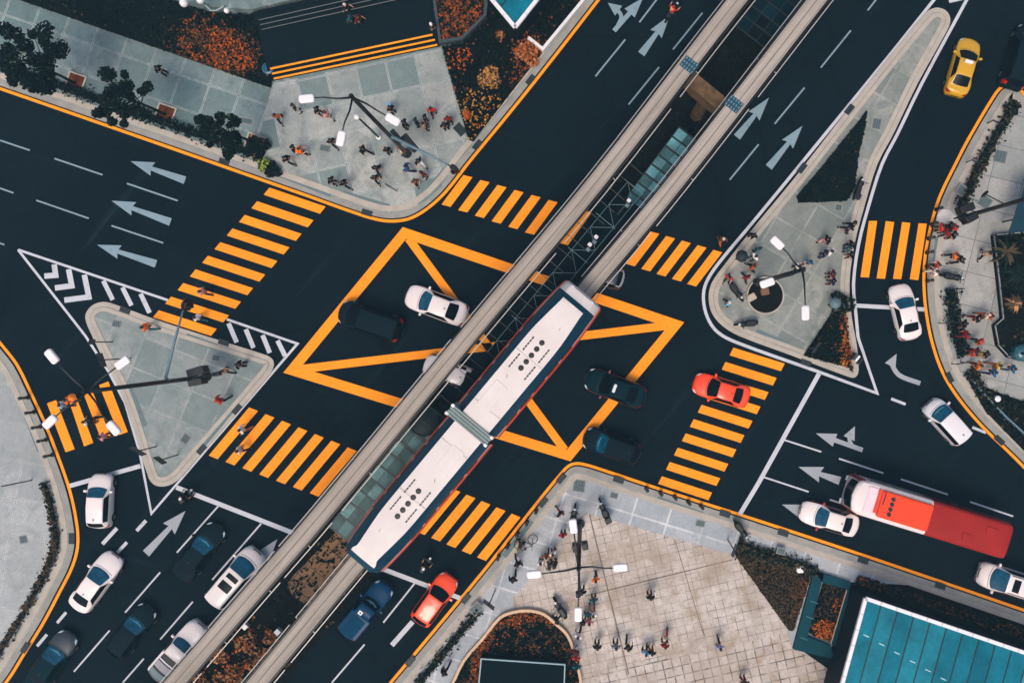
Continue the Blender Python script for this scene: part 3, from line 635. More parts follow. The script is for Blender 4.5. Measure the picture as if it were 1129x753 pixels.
for l, which in ((LB, 'left one of the two long parallel monorail beams'), (RB, 'right monorail beam, the one carrying the white train')):
    root = thing('monorail_beam', which, 'monorail beam', (0, 0, 0), 0, 'monorail beams across the crossing')
    mb = MB(); mb.strip(l, -.53, .53, ZB, False, 0, ZB - 1.5)
    mb.build('beam', [M['beam']], root)
    mb = MB(); mb.strip(l, -.03, .03, ZB + .005); mb.strip(l, .43, .46, ZB + .005); mb.strip(l, -.46, -.43, ZB + .005); mb.build('groove', [pm('beam_groove', C(104, 98, 92), .95, .2, 1.5, world=True)], root)
    for s in (-1, 1):
        mb = MB(); a, b = sorted((s * .532, s * .66)); mb.strip(l, a, b, ZB - .25, False, 0, ZB - .6); mb.build('power_rail', [M['black']], root)
        mb = MB(); n = len(l); i = 0; r2 = random.Random(5 + s)
        dense = []
        for a_, b_ in zip(l, l[1:]): dense += [a_ + (b_ - a_) * k / 3 for k in range(3)]
        while i < len(dense) - 6:
            k = r2.randint(5, 12); seg = dense[i:i + k + 1]
            if len(seg) > 1:
                a, b = sorted((s * .80, s * .86)); mb.strip(seg, a, b, ZB - 1.05, False, 0, ZB - 1.12)
            i += k + (0 if r2.random() < .6 else 1)
        for q in range(2, len(dense) - 1, 9):
            d = (dense[q + 1] - dense[q]).normalized(); nn = Vector((-d.y, d.x)); mb.line(dense[q] + nn * s * .5, dense[q] + nn * s * .84, .05, ZB - 1.08)
        mb.build('cable_tray', [pm('cable_tray_steel', C(176, 176, 172), .5, .1, 2, metal=.2)], root)
    # toothed expansion joint plates
    for px_, py_ in (((760, 72), (809, 115)),):
        pass
    ref = Vector(P(760, 72, ZB)[:2]) if l is LB else Vector(P(809, 115, ZB)[:2])
    i = min(range(len(l) - 1), key=lambda k: (l[k] - ref).length); d = (l[i + 1] - l[i]).normalized()
    mb = MB(); mb.box((ref.x, ref.y, ZB + .008), (.8, 1.04, .02), math.atan2(d.y, d.x), 0)
    for k in range(5):
        for j in range(3):
            o = d * (-.28 + .28 * j) + Vector((-d.y, d.x)) * (-.4 + .2 * k); mb.box((ref.x + o.x, ref.y + o.y, ZB + .02), (.16, .08, .012), math.atan2(d.y, d.x), 1)
    mb.build('expansion_plate', [pm('teal_steel_plate', C(26, 66, 84), .5, .15, 3, spec=.4), pm('light_steel_teeth', C(88, 128, 140), .5, .1, 3)], root)
# crossheads and columns
def pier(lp, rp, label):
    a, b = Vector(P(*lp, ZB)[:2]), Vector(P(*rp, ZB)[:2]); c = (a + b) / 2; d = (b - a); rz = math.atan2(d.y, d.x)
    root = thing('pier', label, 'pier', (c.x, c.y, 0), rz, 'piers of the monorail')
    mb = MB(); L = d.length / 2 + .55
    vs = []
    for s, (y, z0, z1) in ((1, (.48, 4.2, 5.68)),):
        for x, zb in ((-L, 5.0), (-L * .35, 4.2), (L * .35, 4.2), (L, 5.0)): vs += [(x, -y, zb), (x, y, zb), (x, y, 5.68), (x, -y, 5.68)]
    fs = [(i * 4 + k, i * 4 + (k + 1) % 4, i * 4 + 4 + (k + 1) % 4, i * 4 + 4 + k) for i in range(3) for k in range(4)] + [(0, 3, 2, 1), (12, 13, 14, 15)]
    mb.add(vs, fs); mb.build('crosshead', [M['pier']], root)
    mb = MB(); mb.lathe([(.5, 0), (.46, .3), (.42, 4.0), (.5, 4.3)], n=20); mb.build('column', [M['pier']], root, True)
pier((760, 74), (811, 116), 'tan monorail pier seen between the beams at the top')
pier((330, 595), (402, 609), 'monorail pier hidden below the rear end of the white train') if False else None

# ------------------------------------------------------------ the train
def catr(tab, t):
    for (a, va), (b, vb) in zip(tab, tab[1:]):
        if t <= b: return va + (vb - va) * (t - a) / (b - a) if b > a else vb
    return tab[-1][1]
M['train_white'] = pm('train_white_paint', C(207, 199, 195), .5, .07, .9, spec=.15)
M['train_teal'] = pm('train_dark_teal_glass', C(2, 64, 84), .35, .12, .8, spec=.12)
M['train_red'] = pm('train_red_stripe', C(226, 74, 52), .4, .08, .8, spec=.4)
M['train_dark'] = pm('train_underframe', C(24, 38, 46), .7, .1, 2)
def train_car(name, c, rz, length, front, label):
    """cab end at +x (front) ; section points run from roof ridge to skirt"""
    root = thing(name, label, 'train car', (c.x, c.y, 0), rz, 'cars of the white monorail train')
    Lh = length / 2
    def sec(x):
        e = Lh - x      # distance from the cab end
        f = catr([(0, .50), (.12, .68), (.7, .80), (1.05, .975), (1.6, 1)], e) if e < 1.6 else 1
        wf = catr([(0, .80), (.15, .87), (.9, .92), (2.4, .98), (3.4, 1)], e) if e < 3.4 else 1
        zt = 8.35 + 1.65 * f
        rw = 1.04 * (catr([(0, 1.0), (.7, .98), (1.1, .80), (3.4, .97), (4.2, 1)], e) if e < 4.2 else 1)
        k = max(zt - 6.2, .5) / 3.8
        return [(0, zt), (rw * .6, zt - .01), (rw * wf, zt - .05), (min(1.1, rw * 1.05) * wf, zt - .1), (1.45 * wf, 6.2 + 3.1 * k), (1.56 * wf, 6.2 + 2.5 * k), (1.60 * wf, 6.2 + 2.35 * k), (1.72 * wf, 6.2 + 1.95 * k), (1.70 * wf, 6.2 + 1.2 * k), (1.5 * wf, 6.2)]
    xs = [-Lh + .30] + [-Lh + .30 + (length - 4.2) * i / 10 for i in range(1, 11)] + [Lh - v for v in (3.4, 2.9, 2.4, 1.9, 1.6, 1.3, 1.05, .9, .71, .5, .3, .15, .05, 0)]
    mb = MB(); np_ = 10; rings = []
    for x in xs:
        s = sec(x); rings.append([(x, -p[0], p[1]) for p in s[::-1][:-1]] + [(x, p[0], p[1]) for p in s])
    n = len(rings[0]); vs = [v for r in rings for v in r]; fs = []; ms = []
    for i in range(len(xs) - 1):
        e = Lh - (xs[i] + xs[i + 1]) / 2
        for j in range(n - 1):
            b = min(abs(j - (np_ - 1)), abs(j + 1 - (np_ - 1)))      # band from the ridge
            m = 0 if b < 2 else (1 if b < 5 else (0 if b < 6 else (2 if b < 8 else 3)))
            if front and .72 < e < 1.04 and b < 5: m = 1           # windscreen band
            if front and e <= .72 and b < 5: m = 0
            if (not front) and e < .5 and b < 5 : m = 1
            if b == 2 and (e > 1.5 or not front): m = 1
            fs.append((i * n + j, i * n + j + 1, (i + 1) * n + j + 1, (i + 1) * n + j)); ms.append(m)
    mb.v, mb.f, mb.m = vs, fs, ms
    mb.f.append(tuple(range(n))); mb.m.append(3); mb.f.append(tuple(range((len(xs) - 1) * n + n - 1, (len(xs) - 1) * n - 1, -1))); mb.m.append(1 if not front else 0)
    o = mb.build('body', [M['train_white'], M['train_teal'], M['train_red'], M['train_dark']], root, True, math.radians(35))
    for k in range(5):
        v = MB(); v.lathe([(.17, 0), (.17, .05), (.13, .06), (.12, .03), (.02, .035)], (Lh - 4.05 - .5 * k, 0, 9.985), 16); v.build('roof_fan', [M['black']], root)
    for s in (-1, 1):
        for k in range(2):
            v = MB()
            for q in range(5): v.box((Lh - 4.6 - 1.35 * k + (q - 2) * .22, s * .62, 9.985), (.17, .09, .05))
            v.build('roof_vent', [M['black']], root)
    v = MB(); v.rbox((-3.1, .25, 9.99), (2.0, 1.0, .05), .12); v.build('roof_hatch', [M['train_white']], root)
    v = MB(); v.box((-1.6, .35, 9.995), (.22, .05, .03), .5); v.box((Lh - 2.7, -.3, 9.99), (.2, .04, .03), .3); v.build('lifting_eye', [M['kerb_grey']], root)
    for q in (-3.9, .1):
        v = MB(); v.box((q, 0, 9.994), (.018, 2.0, .02)); v.build('panel_seam', [M['kerb_grey']], root)
    if front:
        for s in (-1, 1):
            v = MB(); v.rbox((Lh - .2, s * .75, 9.42), (.2, .26, .08), .06); v.build('headlight', [M['headlight']], root)
        v = MB(); v.tube([(Lh - .95, -.2, 9.95), (Lh - .74, .3, 9.62)], .025, 6); v.build('wiper', [M['black']], root)
    for s in (-1, 1):
        for k in range(5): mb = MB(); mb.box((Lh - 3.6 - 1.35 * k, s * 1.585, 8.6), (1.05, .03, .3)); mb.build('side_window', [M['dark_glass']], root)
    return root
F, R_ = P(644, 323, 9), P(396.5, 620, 9); d = (F - R_); d.z = 0; Lt = d.length; d.normalize(); rz = math.atan2(d.y, d.x)
jn = P(519, 467.5, 9.4); Lf = (F - jn).dot(d); Lr = (jn - R_).dot(d)
cF = F - d * Lf / 2; cR = R_ + d * Lr / 2
mid = (F + R_) / 2
train_car('train_car', cF, rz, Lf, True, 'front white monorail car with pale nose nearest the crossing centre')
train_car('train_car', cR, rz + math.pi, Lr, False, 'rear white monorail car with dark tail window over the lower beam')
g = thing('gangway', 'grey ribbed gangway bellows joining the two white train cars', 'gangway', (jn.x, jn.y, 0), rz)
mb = MB()
for k in range(7):
    w_ = 1.6 if k % 2 == 0 else 1.53; mb.rbox(((k - 3) * .1, 0, 8.15 + (0.02 if k % 2 else 0)), (.09, 2 * w_, 3.9 + (.08 if k % 2 == 0 else 0)), .03, 0, k % 2)
mb.build('bellows', [pm('bellows_light', C(136, 150, 146), .7, .15, 3), pm('bellows_dark', C(92, 110, 110), .8, .15, 3)], g)
mb = MB()
for s in (-1, 1):
    for q in (-1, 1): mb.rbox((q * .3, s * 1.54, 10.12), (.2, .22, .12), .05)
mb.build('end_cap', [M['white_metal']], g)

# ------------------------------------------------------------ under the beams
def median(pts, label):
    q = smooth(ccw([Vector(P(*p, 0)[:2]) for p in pts]), 3, True); mb = MB(); mb.prism(q, 0.0, .15); struct('median', mb, M['soil'], label); return q
md1 = median([(692, 232), (662, 214), (678, 190), (806, 20), (940, -150), (1000, -150), (880, 10), (744, 196), (714, 236)], 'dark planted median under the monorail at the top')
md2 = median([(498, 445), (470, 440), (400, 520), (290, 650), (190, 770), (150, 820), (265, 830), (320, 745), (400, 650), (500, 525), (512, 480)], 'dark planted median under the monorail at the bottom')
cover(clampy(md1, 0), 1500, .22, .18, .3, ['dark', 'deep', 'brown'], lambda p: (4, .5, .0), 21, 'sparse dark ground cover on the upper median')
b9 = blob(262, 722, 55)
cover(clampy(md2, 0), 1700, .24, .18, .36, ['dark', 'deep', 'rust', 'orange', 'brown'], lambda p: (3, .4, 2.5 * b9(p) * (vnoise(p, 2) > 0), 1.6 * b9(p) * (vnoise(p, 2, 3) > .1), .2 + b9(p)), 22, 'dark ground cover with orange patches on the lower median')
b8 = blob(790, 104, 24)
# tan paved patch under the train's tail
M['tan_pave'] = paving('tan_median_paving', math.radians(51), (.95, .95), C(132, 102, 74), C(156, 120, 88), C(84, 76, 68), .03, C(70, 66, 62), .025, origin=tuple(P2(340, 640)), stain=(54, 66, 70), gaps=False)
sheet('path', [(372, 585), (395, 610), (400, 632), (352, 676), (322, 654), (318, 640)], M['tan_pave'], 'tan paved patch under the tail of the train', .165)

def canopy(name, label, a, b, w, z, nb, glass_c, seed, extra=None):
    """glass panels on a steel frame from pixel a to pixel b"""
    A_, B2 = Vector(P(*a, z)[:2]), Vector(P(*b, z)[:2]); c = (A_ + B2) / 2; d = B2 - A_; L = d.length; rz = math.atan2(d.y, d.x)
    root = thing(name, label, 'canopy', (c.x, c.y, 0), rz)
    gm = [pm('canopy_glass_%d_%d' % (seed, k), C(*[v * f for v in glass_c]), .4, .5, 1.3, spec=.08) for k, f in enumerate((1.0, .78, 1.15))]
    r = random.Random(seed); st = L / nb
    for k in range(nb):
        mb = MB(); x0 = -L / 2 + st * k + .06
        for j in range(3):
            y0 = -w / 2 + w * j / 3 + .03; mb.box((x0 + st / 2 - .06, y0 + w / 6 - .03, z + .04), (st - .14, w / 3 - .05, .03), 0, r.randrange(3))
        mb.build('glass_panel', gm, root)
    mb = MB()
    for k in range(nb + 1): mb.box((-L / 2 + st * k, 0, z), (.09, w + .1, .14))
    for s in (-1, -.33, .33, 1): mb.box((0, s * w / 2, z - .02), (L, .07, .1))
    mb.build('frame', [M['dark_metal']], root)
    for s in (-1, 1):
        for k in range(0, nb + 1, 2):
            mb = MB(); mb.tube([(-L / 2 + st * k * .98 + .05, s * (w / 2 - .15), .1), (-L / 2 + st * k * .98 + .05, s * (w / 2 - .15), z - .05)], .06, 8); mb.build('post', [M['dark_metal']], root)
    return root
canopy('walkway_canopy', 'teal glass walkway canopy between the beams above the crossing', (764, 152), (703, 233), 2.4, 3.2, 8, (80, 124, 130), 81)
canopy('walkway_canopy', 'grey glass walkway canopy between the beams beside the train', (474, 467), (376, 590), 2.1, 3.2, 9, (88, 120, 121), 82)
canopy('walkway_canopy', 'dark glass walkway canopy at the top edge between the beams', (828, 42), (905, -60), 2.6, 3.2, 9, (18, 48, 58), 83)
p = P(468, 463, 3.2); mb = MB(); mb.lathe([(1.1, 0), (1.12, .04), (1.0, .1), (.5, .16), (.02, .18)], (0, 0, 0), 28)
o = mb.build('canopy_hood', [pm('hood_glass', C(22, 48, 58), .4, .2, 1, spec=.1)]); o.location = (p.x, p.y, 3.25); tag(o, 'rounded dark hood at the head of the grey walkway canopy', 'canopy hood')
hp = MB(); hp.lathe([(.08, 0), (.08, 3.1)], (0, 0, -3.15), 8); q = hp.build('post', [M['dark_metal']], o)
# thin white lattice catenary between the beams
tr = thing('lattice_walkway', 'thin white lattice framework slung between the two beams', 'lattice', (0, 0, 0))
ta, tb = P(700, 207, 5.4), P(545, 395, 5.4); dd = (tb - ta); nn = Vector((-dd.y, dd.x, 0)).normalized() * .62; mb = MB(); N = 15
for s in (-1, 1): mb.tube([ta + nn * s, tb + nn * s], .014, 5)
for k in range(N):
    a, b = ta + dd * k / N, ta + dd * (k + 1) / N; mb.tube([a + nn * (1 if k % 2 else -1), b - nn * (1 if k % 2 else -1)], .013, 5)
    if k % 3 == 0: mb.tube([a - nn * 1.5, a + nn * 1.2], .018, 5)
mb.build('lattice', [pm('galvanised_rod', C(104, 136, 146), .5, .1, 3)], tr)
dv = dd.normalized(); sh = Vector((dv.y, -dv.x, 0)) * (-.42 if Vector((dv.y, -dv.x)).x < 0 else .42); mb = MB(); mb.line(Vector((ta + dv * .8 + sh)[:2]), Vector((tb + dv * 5.0 + sh)[:2]), 2.1, 5.2); mb.line(Vector((ta + dv * .8 + sh)[:2]), Vector((tb + dv * 5.0 + sh)[:2]), 2.0, 5.14); mb.build('safety_net', [pm('dark_netting', C(26, 42, 51), .95, .2, 2.5, spec=.03, world=True)], tr)
mb = MB()
for k in range(24):
    q = ta + dv * (k * 1.05 - 1.0); q2 = q - sh.normalized() * 2.15; mb.tube([q, q2 + Vector((0, 0, .3))], .025, 5)
mb.build('net_strut', [M['black']], tr)
for t in (0.02, .5, .98):
    c = ta + dd * t; mb = MB()
    for s in (-1, 1): mb.tube([c + nn * s * 1.5 , c + nn * s * 2.75 + Vector((0, 0, .45))], .03, 6)
    mb.build('hanger', [M['dark_metal']], tr)
# pale equipment boxes on the walkway
for (x, y, label) in ((652, 268, 'pale equipment cabinet on the lattice between the beams'), (688, 228, 'small pale box at the end of the upper walkway canopy')):
    p = P(x, y, 5.4); e = thing('equipment_cabinet', label, 'cabinet', (p.x, p.y, 5.42), math.atan2(dd.y, dd.x))
    for k in range(4 if x == 652 else 2):
        mb = MB(); mb.rbox((-.5 + .33 * k, .12 * (k % 2), .12), (.24, .26, .2), .04); mb.build('cabinet_module', [M['white_metal'] if k % 2 == 0 else M['grey_metal']], e)
    mb = MB(); mb.box((0, 0, .0), (1.4, .1, .03)); mb.build('shelf_plate', [M['dark_metal']], e)
for x, y, l in ((270.5, 690, 'pale square junction box on the median, left of two'), (306.5, 696, 'pale square junction box on the median near the right beam'), (770, 90, 'pale square junction box beside the tan pier')):
    p = P(x, y, .4); e = thing('junction_box', l, 'box', (p.x, p.y, .15), .8); mb = MB(); mb.rbox((0, 0, .2), (.42, .42, .4), .05); mb.build('casing', [M['kerb_grey']], e); mb = MB(); mb.box((0, 0, .41), (.36, .36, .02)); mb.build('lid', [M['lamp_white']], e)

# ============================================================ street lamps
def lamp(base, top, heads, label, h, mast=None, signals=(), pole_r=.17):
    b = P2(*base); t = P(top[0], top[1], h); root = thing('street_lamp', label, 'street lamp', (b.x, b.y, .12), 0, 'tall multi-armed street lamps')
    T = Vector((t.x - b.x, t.y - b.y, h - .12))     # (small lean allowed)
    mb = MB(); mb.tube([(0, 0, 0), T * .45, T], [pole_r, pole_r * .85, pole_r * .7], 12); mb.build('pole', [M['dark_metal']], root, True)
    mb = MB(); mb.lathe([(.36, 0), (.36, .15), (.26, .5), (.2, .6)], n=14); mb.build('pole_base', [M['dark_metal']], root, True)
    mb = MB(); mb.lathe([(.13, -.25), (.15, 0), (.02, .3)], T, 10); mb.build('finial', [M['dark_metal']], root, True)
    for (hx, hy) in heads:
        hp = P(hx, hy, h + .25); v = Vector((hp.x - b.x, hp.y - b.y, h + .13)); dirn = Vector((v.x - T.x, v.y - T.y, 0)); L = dirn.length; dirn.normalize()
        s = Vector((-dirn.y, dirn.x, 0)); e = v - dirn * .45; m = T.lerp(e, .4); m.z -= .18; m += s * .06
        mb = MB(); mb.tube([T - Vector((0, 0, .3)), m, T.lerp(e, .75), e], [.065, .055, .045, .04], 8); mb.build('arm', [M['dark_metal']], root, True)
        mb = MB(); mb.rbox((0, 0, 0), (.86, .46, .18), .12); q = mb.build('lamp_head', [M['lamp_white']], root); q.location = v; q.rotation_euler = (0, 0, math.atan2(dirn.y, dirn.x))
        mb = MB(); mb.rbox((0, 0, -.1), (.6, .36, .04), .08); g_ = mb.build('lens', [M['headlight']], q)
    if mast:
        (ax, ay), (bx, by), z = mast; a = P(ax, ay, z); e = P(bx, by, z + .5); O = Vector((b.x, b.y, .12)); a = a - O; e = e - O
        pole_at = T * ((z - .12) / (h - .12)); mb = MB(); mb.tube([pole_at - Vector((0, 0, .5)), pole_at.lerp(e, .06) + Vector((0, 0, .05)), pole_at.lerp(e, .5) + Vector((0, 0, .1)), e], [.12, .11, .085, .055], 10); mb.build('mast_arm', [M['grey_metal']], root, True)
        dr = (e - pole_at); dr.z = 0; dr.normalize(); q = e + Vector((0, 0, -.35)); mb = MB()
        mb.rbox(q, (.42, .36, 1.0), .08, math.atan2(dr.y, dr.x)); mb.box(q, (.75, .05, 1.25), math.atan2(dr.y, dr.x)); sg = mb.build('traffic_signal', [M['black']], root)
        for k in range(3):
            mb = MB(); mb.lathe([(.1, 0), (.13, .12)], q + Vector((dr.y * .2, -dr.x * .2, .3 - .3 * k)), 10, 0, Matrix.Rotation(math.pi / 2, 3, 'X')); mb.build('visor', [M['black']], sg)
    for (sx, sy, z, rz, sz) in signals:
        p = P(sx, sy, z) - Vector((b.x, b.y, .12)); pa = T * ((z - .12) / (h - .12)); mb = MB()
        mb.rbox(p, (sz[0], sz[1], sz[2]), .07, rz); mb.tube([pa, p], .04, 6); mb.build('traffic_signal', [M['black']], root)
    return root
lamp((449, 170), (387, 106), [(338, 109), (376, 153), (433, 132)], 'three-armed lamp with a long double signal arm on the upper left pavement', 14.5, ((429, 140.5), (500, 185), 5.6), [(452, 158, 3.4, .7, (.5, 1.2, .9)), (437, 150, 4.2, .7, (.35, .9, .6))])
lamp((229, 415), (93, 432), [(57, 393), (55, 465), (125, 472), (135, 400)], 'four-armed lamp leaning its signal arm over the crosswalk on the left island', 15.2, ((189, 414), (203.5, 336), 6.3), [(218, 409, 3.0, .3, (1.2, .5, .9)), (218, 421, 3.0, .2, (1.0, .45, .9)), (240, 412, 1.6, .2, (.5, .3, .7))])
lamp((834, 312), (886, 297), [(857, 268), (846, 312), (888, 345)], 'lamp rising from the round planter on the teardrop island', 12.6, None, ())
lamp((639.5, 577), (638, 627), [(589, 633), (684, 625.5), (637.5, 677), (632, 580)], 'four-armed lamp with signal boxes standing on the beige plaza', 11.6, None, [(634, 603, 4.6, .2, (.35, .5, .9)), (645, 601, 4.4, .2, (.4, .45, .9)), (637.5, 655, 11.2, .1, (.0 + .3, .3, .5))])
lamp((1060, 240), (1188, 203), [(1175, 240), (1200, 160), (1150, 165)], 'dark lamp pole leaning out over the right edge above the crosswalk', 14.5, None, [(1064, 230, 2.6, .35, (1.0, .55, .9)), (1069, 241, 2.6, .5, (.9, .5, .9)), (1058, 239, 1.8, .35, (.8, .12, .3)), (1086, 214, 6.5, 2.4, (.15, .5, .3))])
def cctv(base, top, h, label):
    b = P2(*base); t = P(top[0], top[1], h); root = thing('camera_pole', label, 'camera pole', (b.x, b.y, .12)); T = Vector((t.x - b.x, t.y - b.y, h - .12)); mb = MB(); mb.tube([(0, 0, 0), T], [.09, .06], 10); mb.build('pole', [M['dark_metal']], root, True)
    mb = MB(); mb.lathe([(.02, .2), (.17, .12), (.2, 0), (.12, -.12)], T + Vector((-.15, .1, 0)), 12); mb.build('camera', [M['lamp_white']], root, True)
    mb = MB(); mb.lathe([(.2, 0), (.2, .1), (.1, .15)], n=10); mb.build('pole_base', [M['lamp_white']], root, True)
cctv((418, 152), (396, 131), 5.4, 'camera pole with white top between the lamp arms on the upper left pavement')
def signpost(base, top, h, label, kind='plate', rz=None, w_=.75, cat='road sign'):
    b = P2(*base); t = P(top[0], top[1], h); root = thing('road_sign', label, cat, (b.x, b.y, .12)); T = Vector((t.x - b.x, t.y - b.y, h - .12)); mb = MB(); mb.tube([(0, 0, 0), T], .045, 8); mb.build('post', [M['dark_metal']], root, True)
    a = rz if rz is not None else math.atan2(T.y, T.x) + 1.57; mb = MB()
    if kind == 'plate': mb.rbox(T + Vector((0, 0, -.3)), (w_, .06, .7), .03, a)
    elif kind == 'disc': mb.lathe([(.3, -.02), (.32, 0), (.3, .02)], T + Vector((0, 0, -.3)), 20, 0, Matrix.Rotation(a, 3, 'Z') @ Matrix.Rotation(math.pi / 2, 3, 'X'))
    if kind: mb.build('sign_plate', [M['dark_metal'] if kind == 'plate' else M['lamp_white']], root)
    return root
signpost((125, 377), (98, 377), 3.0, 'thin post sign at the left rim of the left island, upper of two', 'plate', 1.2, .4)
signpost((145.5, 395), (109, 397), 3.6, 'post sign with dark plate over the edge of the left island', 'plate', 1.9, 1.0)
signpost((173, 492), (149, 498), 3.0, 'dark plate sign leaning over the white line at the island foot', 'plate', 2.6, 1.1)
signpost((197, 501), (174, 508), 3.0, 'dark diamond sign on the bottom corner of the left island', 'plate', 2.5, .8)
signpost((546, 650), (538.5, 668), 3.0, 'dark slim sign on the pale walkway beside the lower plaza', 'plate', -.65, .95)
signpost((802, 594), (810.5, 608), 3.2, 'dark sign beside the brown triangular bed', 'plate', 1.2, .9)
signpost((1044, 319.5), (1061, 318.4), 2.4, 'slim dark pole on the right pavement below the crosswalk', 'plate', .1, .35)
signpost((438, 211), (425, 203), 3.6, 'thin dark pole near the curved upper left kerb', None)
signpost((60, 529), (37, 530) , 2.4, 'thin dark pole lying across the lower left pavement view', None) if False else signpost((36, 529), (2, 536), 3.2, 'thin dark pole on the lower left pavement', None)
signpost((891, 384), (902, 383.5), 2.4, 'slender pale post with cross plate in the island foot bed', 'plate', .95, .9)
sg = thing('chevron_marker', 'black and white striped marker at the tip of the teardrop island', 'marker', (*P2(942, 395), .14), .9)
for k in range(3): mb = MB(); mb.rbox((0, (k - 1) * .32, .3), (.5, .16, .6), .03); mb.build('stripe_plate', [M['black'] if k % 2 == 0 else M['white_metal']], sg)

# ------------------------------------------------------------ bollards
bp = None
def bollard(px, py, label, group):
    global bp
    p = P2(px, py)
    if bp is None:
        o = thing('bollard', label, 'bollard', (p.x, p.y, .112), 0, group); mb = MB(); mb.lathe([(.16, 0), (.16, .06), (.1, .1), (.1, .82), (.13, .86), (.13, .95), (.06, 1.0)], n=12); mb.build('post', [M['dark_metal']], o, True)
        mb = MB(); mb.lathe([(.104, .7), (.108, .72), (.108, .78), (.104, .8)], n=12); mb.build('band', [M['grey_metal']], o, True); bp = o; return o
    r = bp.copy(); col.objects.link(r); r.location = (p.x, p.y, .112); r['label'] = label; r['group'] = group
    for ch in list(bp.children): c_ = ch.copy(); col.objects.link(c_); c_.parent = r
    return r
def row(pts, where, fmt, ends):
    n = len(pts); words_ = ['first', 'second', 'third', 'fourth', 'fifth', 'sixth']
    for i, (x, y) in enumerate(pts): bollard(x, y, fmt % words_[i], where)
row([(32, 438), (39, 454), (46, 470), (52, 484.5), (59, 501)], 'bollards on the lower left corner', 'dark bollard by the short crosswalk on the left edge, %s from the top', 0)
row([(1027, 233), (1023, 248), (1018.5, 263), (1016.5, 279), (1016, 294), (1016, 310)], 'bollards beside the slip lane crosswalk', 'dark bollard beside the slip lane crosswalk, %s from the top', 0) if False else row([(1031.5, 231.5), (1026.5, 248), (1023, 263.5), (1021.5, 279), (1021, 294), (1021.5, 310)], 'bollards beside the slip lane crosswalk', 'dark bollard beside the slip lane crosswalk, %s from the top', 0)
row([(712.5, 538), (728, 542.5), (743.5, 547), (758.5, 552.5), (772.5, 557)], 'bollards at the foot of the right crosswalk', 'dark bollard at the foot of the right road crosswalk, %s from the left', 0)
row([(591.5, 562), (581.3, 574.5), (571, 587), (560.5, 600), (550.2, 612.2)], 'bollards beside the plaza crosswalk', 'dark bollard beside the crosswalk at the lower plaza, %s from the top', 0)
# guard bars across the right hedge
for x, y, l in ((1092, 139, 'upper'), (1069, 182, 'middle'), (1039, 355.5, 'lower'), (1053, 400, 'lowest')):
    p = P2(x, y); e = thing('hedge_bar', 'short dark bar crossing the right hedge, %s of four' % l, 'bar', (p.x, p.y, .14), ang(10, 5) if y < 300 else ang(10, -2)); mb = MB(); mb.box((0, 0, .85), (.75, .08, .07)); mb.build('rail', [M['dark_metal']], e)
    for s in (-1, 1): mb = MB(); mb.box((s * .34, 0, .4), (.06, .06, .82)); mb.build('post', [M['dark_metal']], e)

# ------------------------------------------------------------ covers, drains, tactile strips
def plate(px, py, a, sx, sy, label, name='manhole_cover', cat='manhole cover', mat='cover', z=.116, frame=True):
    p = P2(px, py); mb = MB(); e = thing(name, label, cat, (p.x, p.y, z), a); mb.box((0, 0, .006), (sx, sy, .012)); mb.build('lid', [M[mat]], e)
    if frame:
        mb = MB()
        for s in (-1, 1): mb.box((0, s * (sy / 2 + .03), .005), (sx + .12, .05, .014)); mb.box((s * (sx / 2 + .03), 0, .005), (.05, sy, .014))
        mb.build('frame', [M['kerb_grey'] if mat == 'cover' else M['dark_metal']], e)
    for k in range(3 if mat == 'cover' else 5):
        mb = MB(); n_ = 3 if mat == 'cover' else 5; mb.box(((k - (n_ - 1) / 2) * sx / n_ * .8, 0, .015), (.03, sy * .75, .008)); mb.build('bar', [M['dark_metal']], e)
nwr = math.radians(-19)
plate(68.5, 58.5, nwr, .7, .5, 'dark access cover beside the largest dark tree')
plate(272, 134, math.radians(-12), .9, .35, 'teal cover on the pavement beside the small dense tree')
plate(359, 164, math.radians(-12), .75, .45, 'pale framed cover left of the lower lamp head')
plate(507.5, 143.5, math.radians(42), .55, .8, 'teal grating near the corner of the dark bed', mat='iron')
plate(129.5, 357, math.radians(-10), .6, .45, 'dark cover near the rounded tip of the left island')
plate(239, 394.5, math.radians(-10), .55, .4, 'dark cover near the right corner of the left island')
plate(205.5, 483.5, math.radians(55), .6, .5, 'dark cover in the lower half of the left island')
plate(971 - 5, 137, math.radians(-10), .6, .75, 'dark cover near the top of the triangular bed')
plate(924, 229, math.radians(-10), .45, .45, 'framed cover below the triangular bed')
plate(1102, 173, math.radians(-12), .85, .85, 'square grey cover on the upper right pavement')
plate(1085, 223, math.radians(-35), .85, .8, 'grey cover under the leaning lamp pole')
plate(638.5, 535, math.radians(-8), .8, .8, 'pale square cover with dotted frame at the walkway corner')
plate(677, 545.7, math.radians(-14), .5, .35, 'small dark cover on the walkway above the plaza')
plate(772, 576.5, math.radians(-10), .6, .4, 'small dark cover on the walkway near the right road')
plate(526, 668, math.radians(45), .8, .6, 'teal box cover in the narrow hedge by the walkway', 'utility_box', 'box', 'cover', .6)
plate(859, 605, math.radians(-14), .55, .4, 'grey box cover in the lower right hedge', 'utility_box', 'box', 'cover', .6)
plate(1056, 211, math.radians(60), .7, .5, 'grey box cover at the end of the upper right hedge', 'utility_box', 'box', 'cover', .55)
plate(36, 590 - 5, 0, .5, .5, 'round-cornered cover on the lower left pavement') if False else plate(27, 594, .2, .5, .5, 'small cover on the lower left pavement')
plate(41, 512 + 40, .2, .75, .9, 'pale rectangular cover beside the lower left hedge') if False else None
def drain(px, py, line, label):
    q = P2(px, py); i = min(range(len(line) - 1), key=lambda k: (line[k] - q).length); d = (line[i + 1] - line[max(i - 1, 0)])
    plate(px, py, math.atan2(d.y, d.x), .8, .42, label, 'kerb_drain', 'drain', 'iron', .13, False)
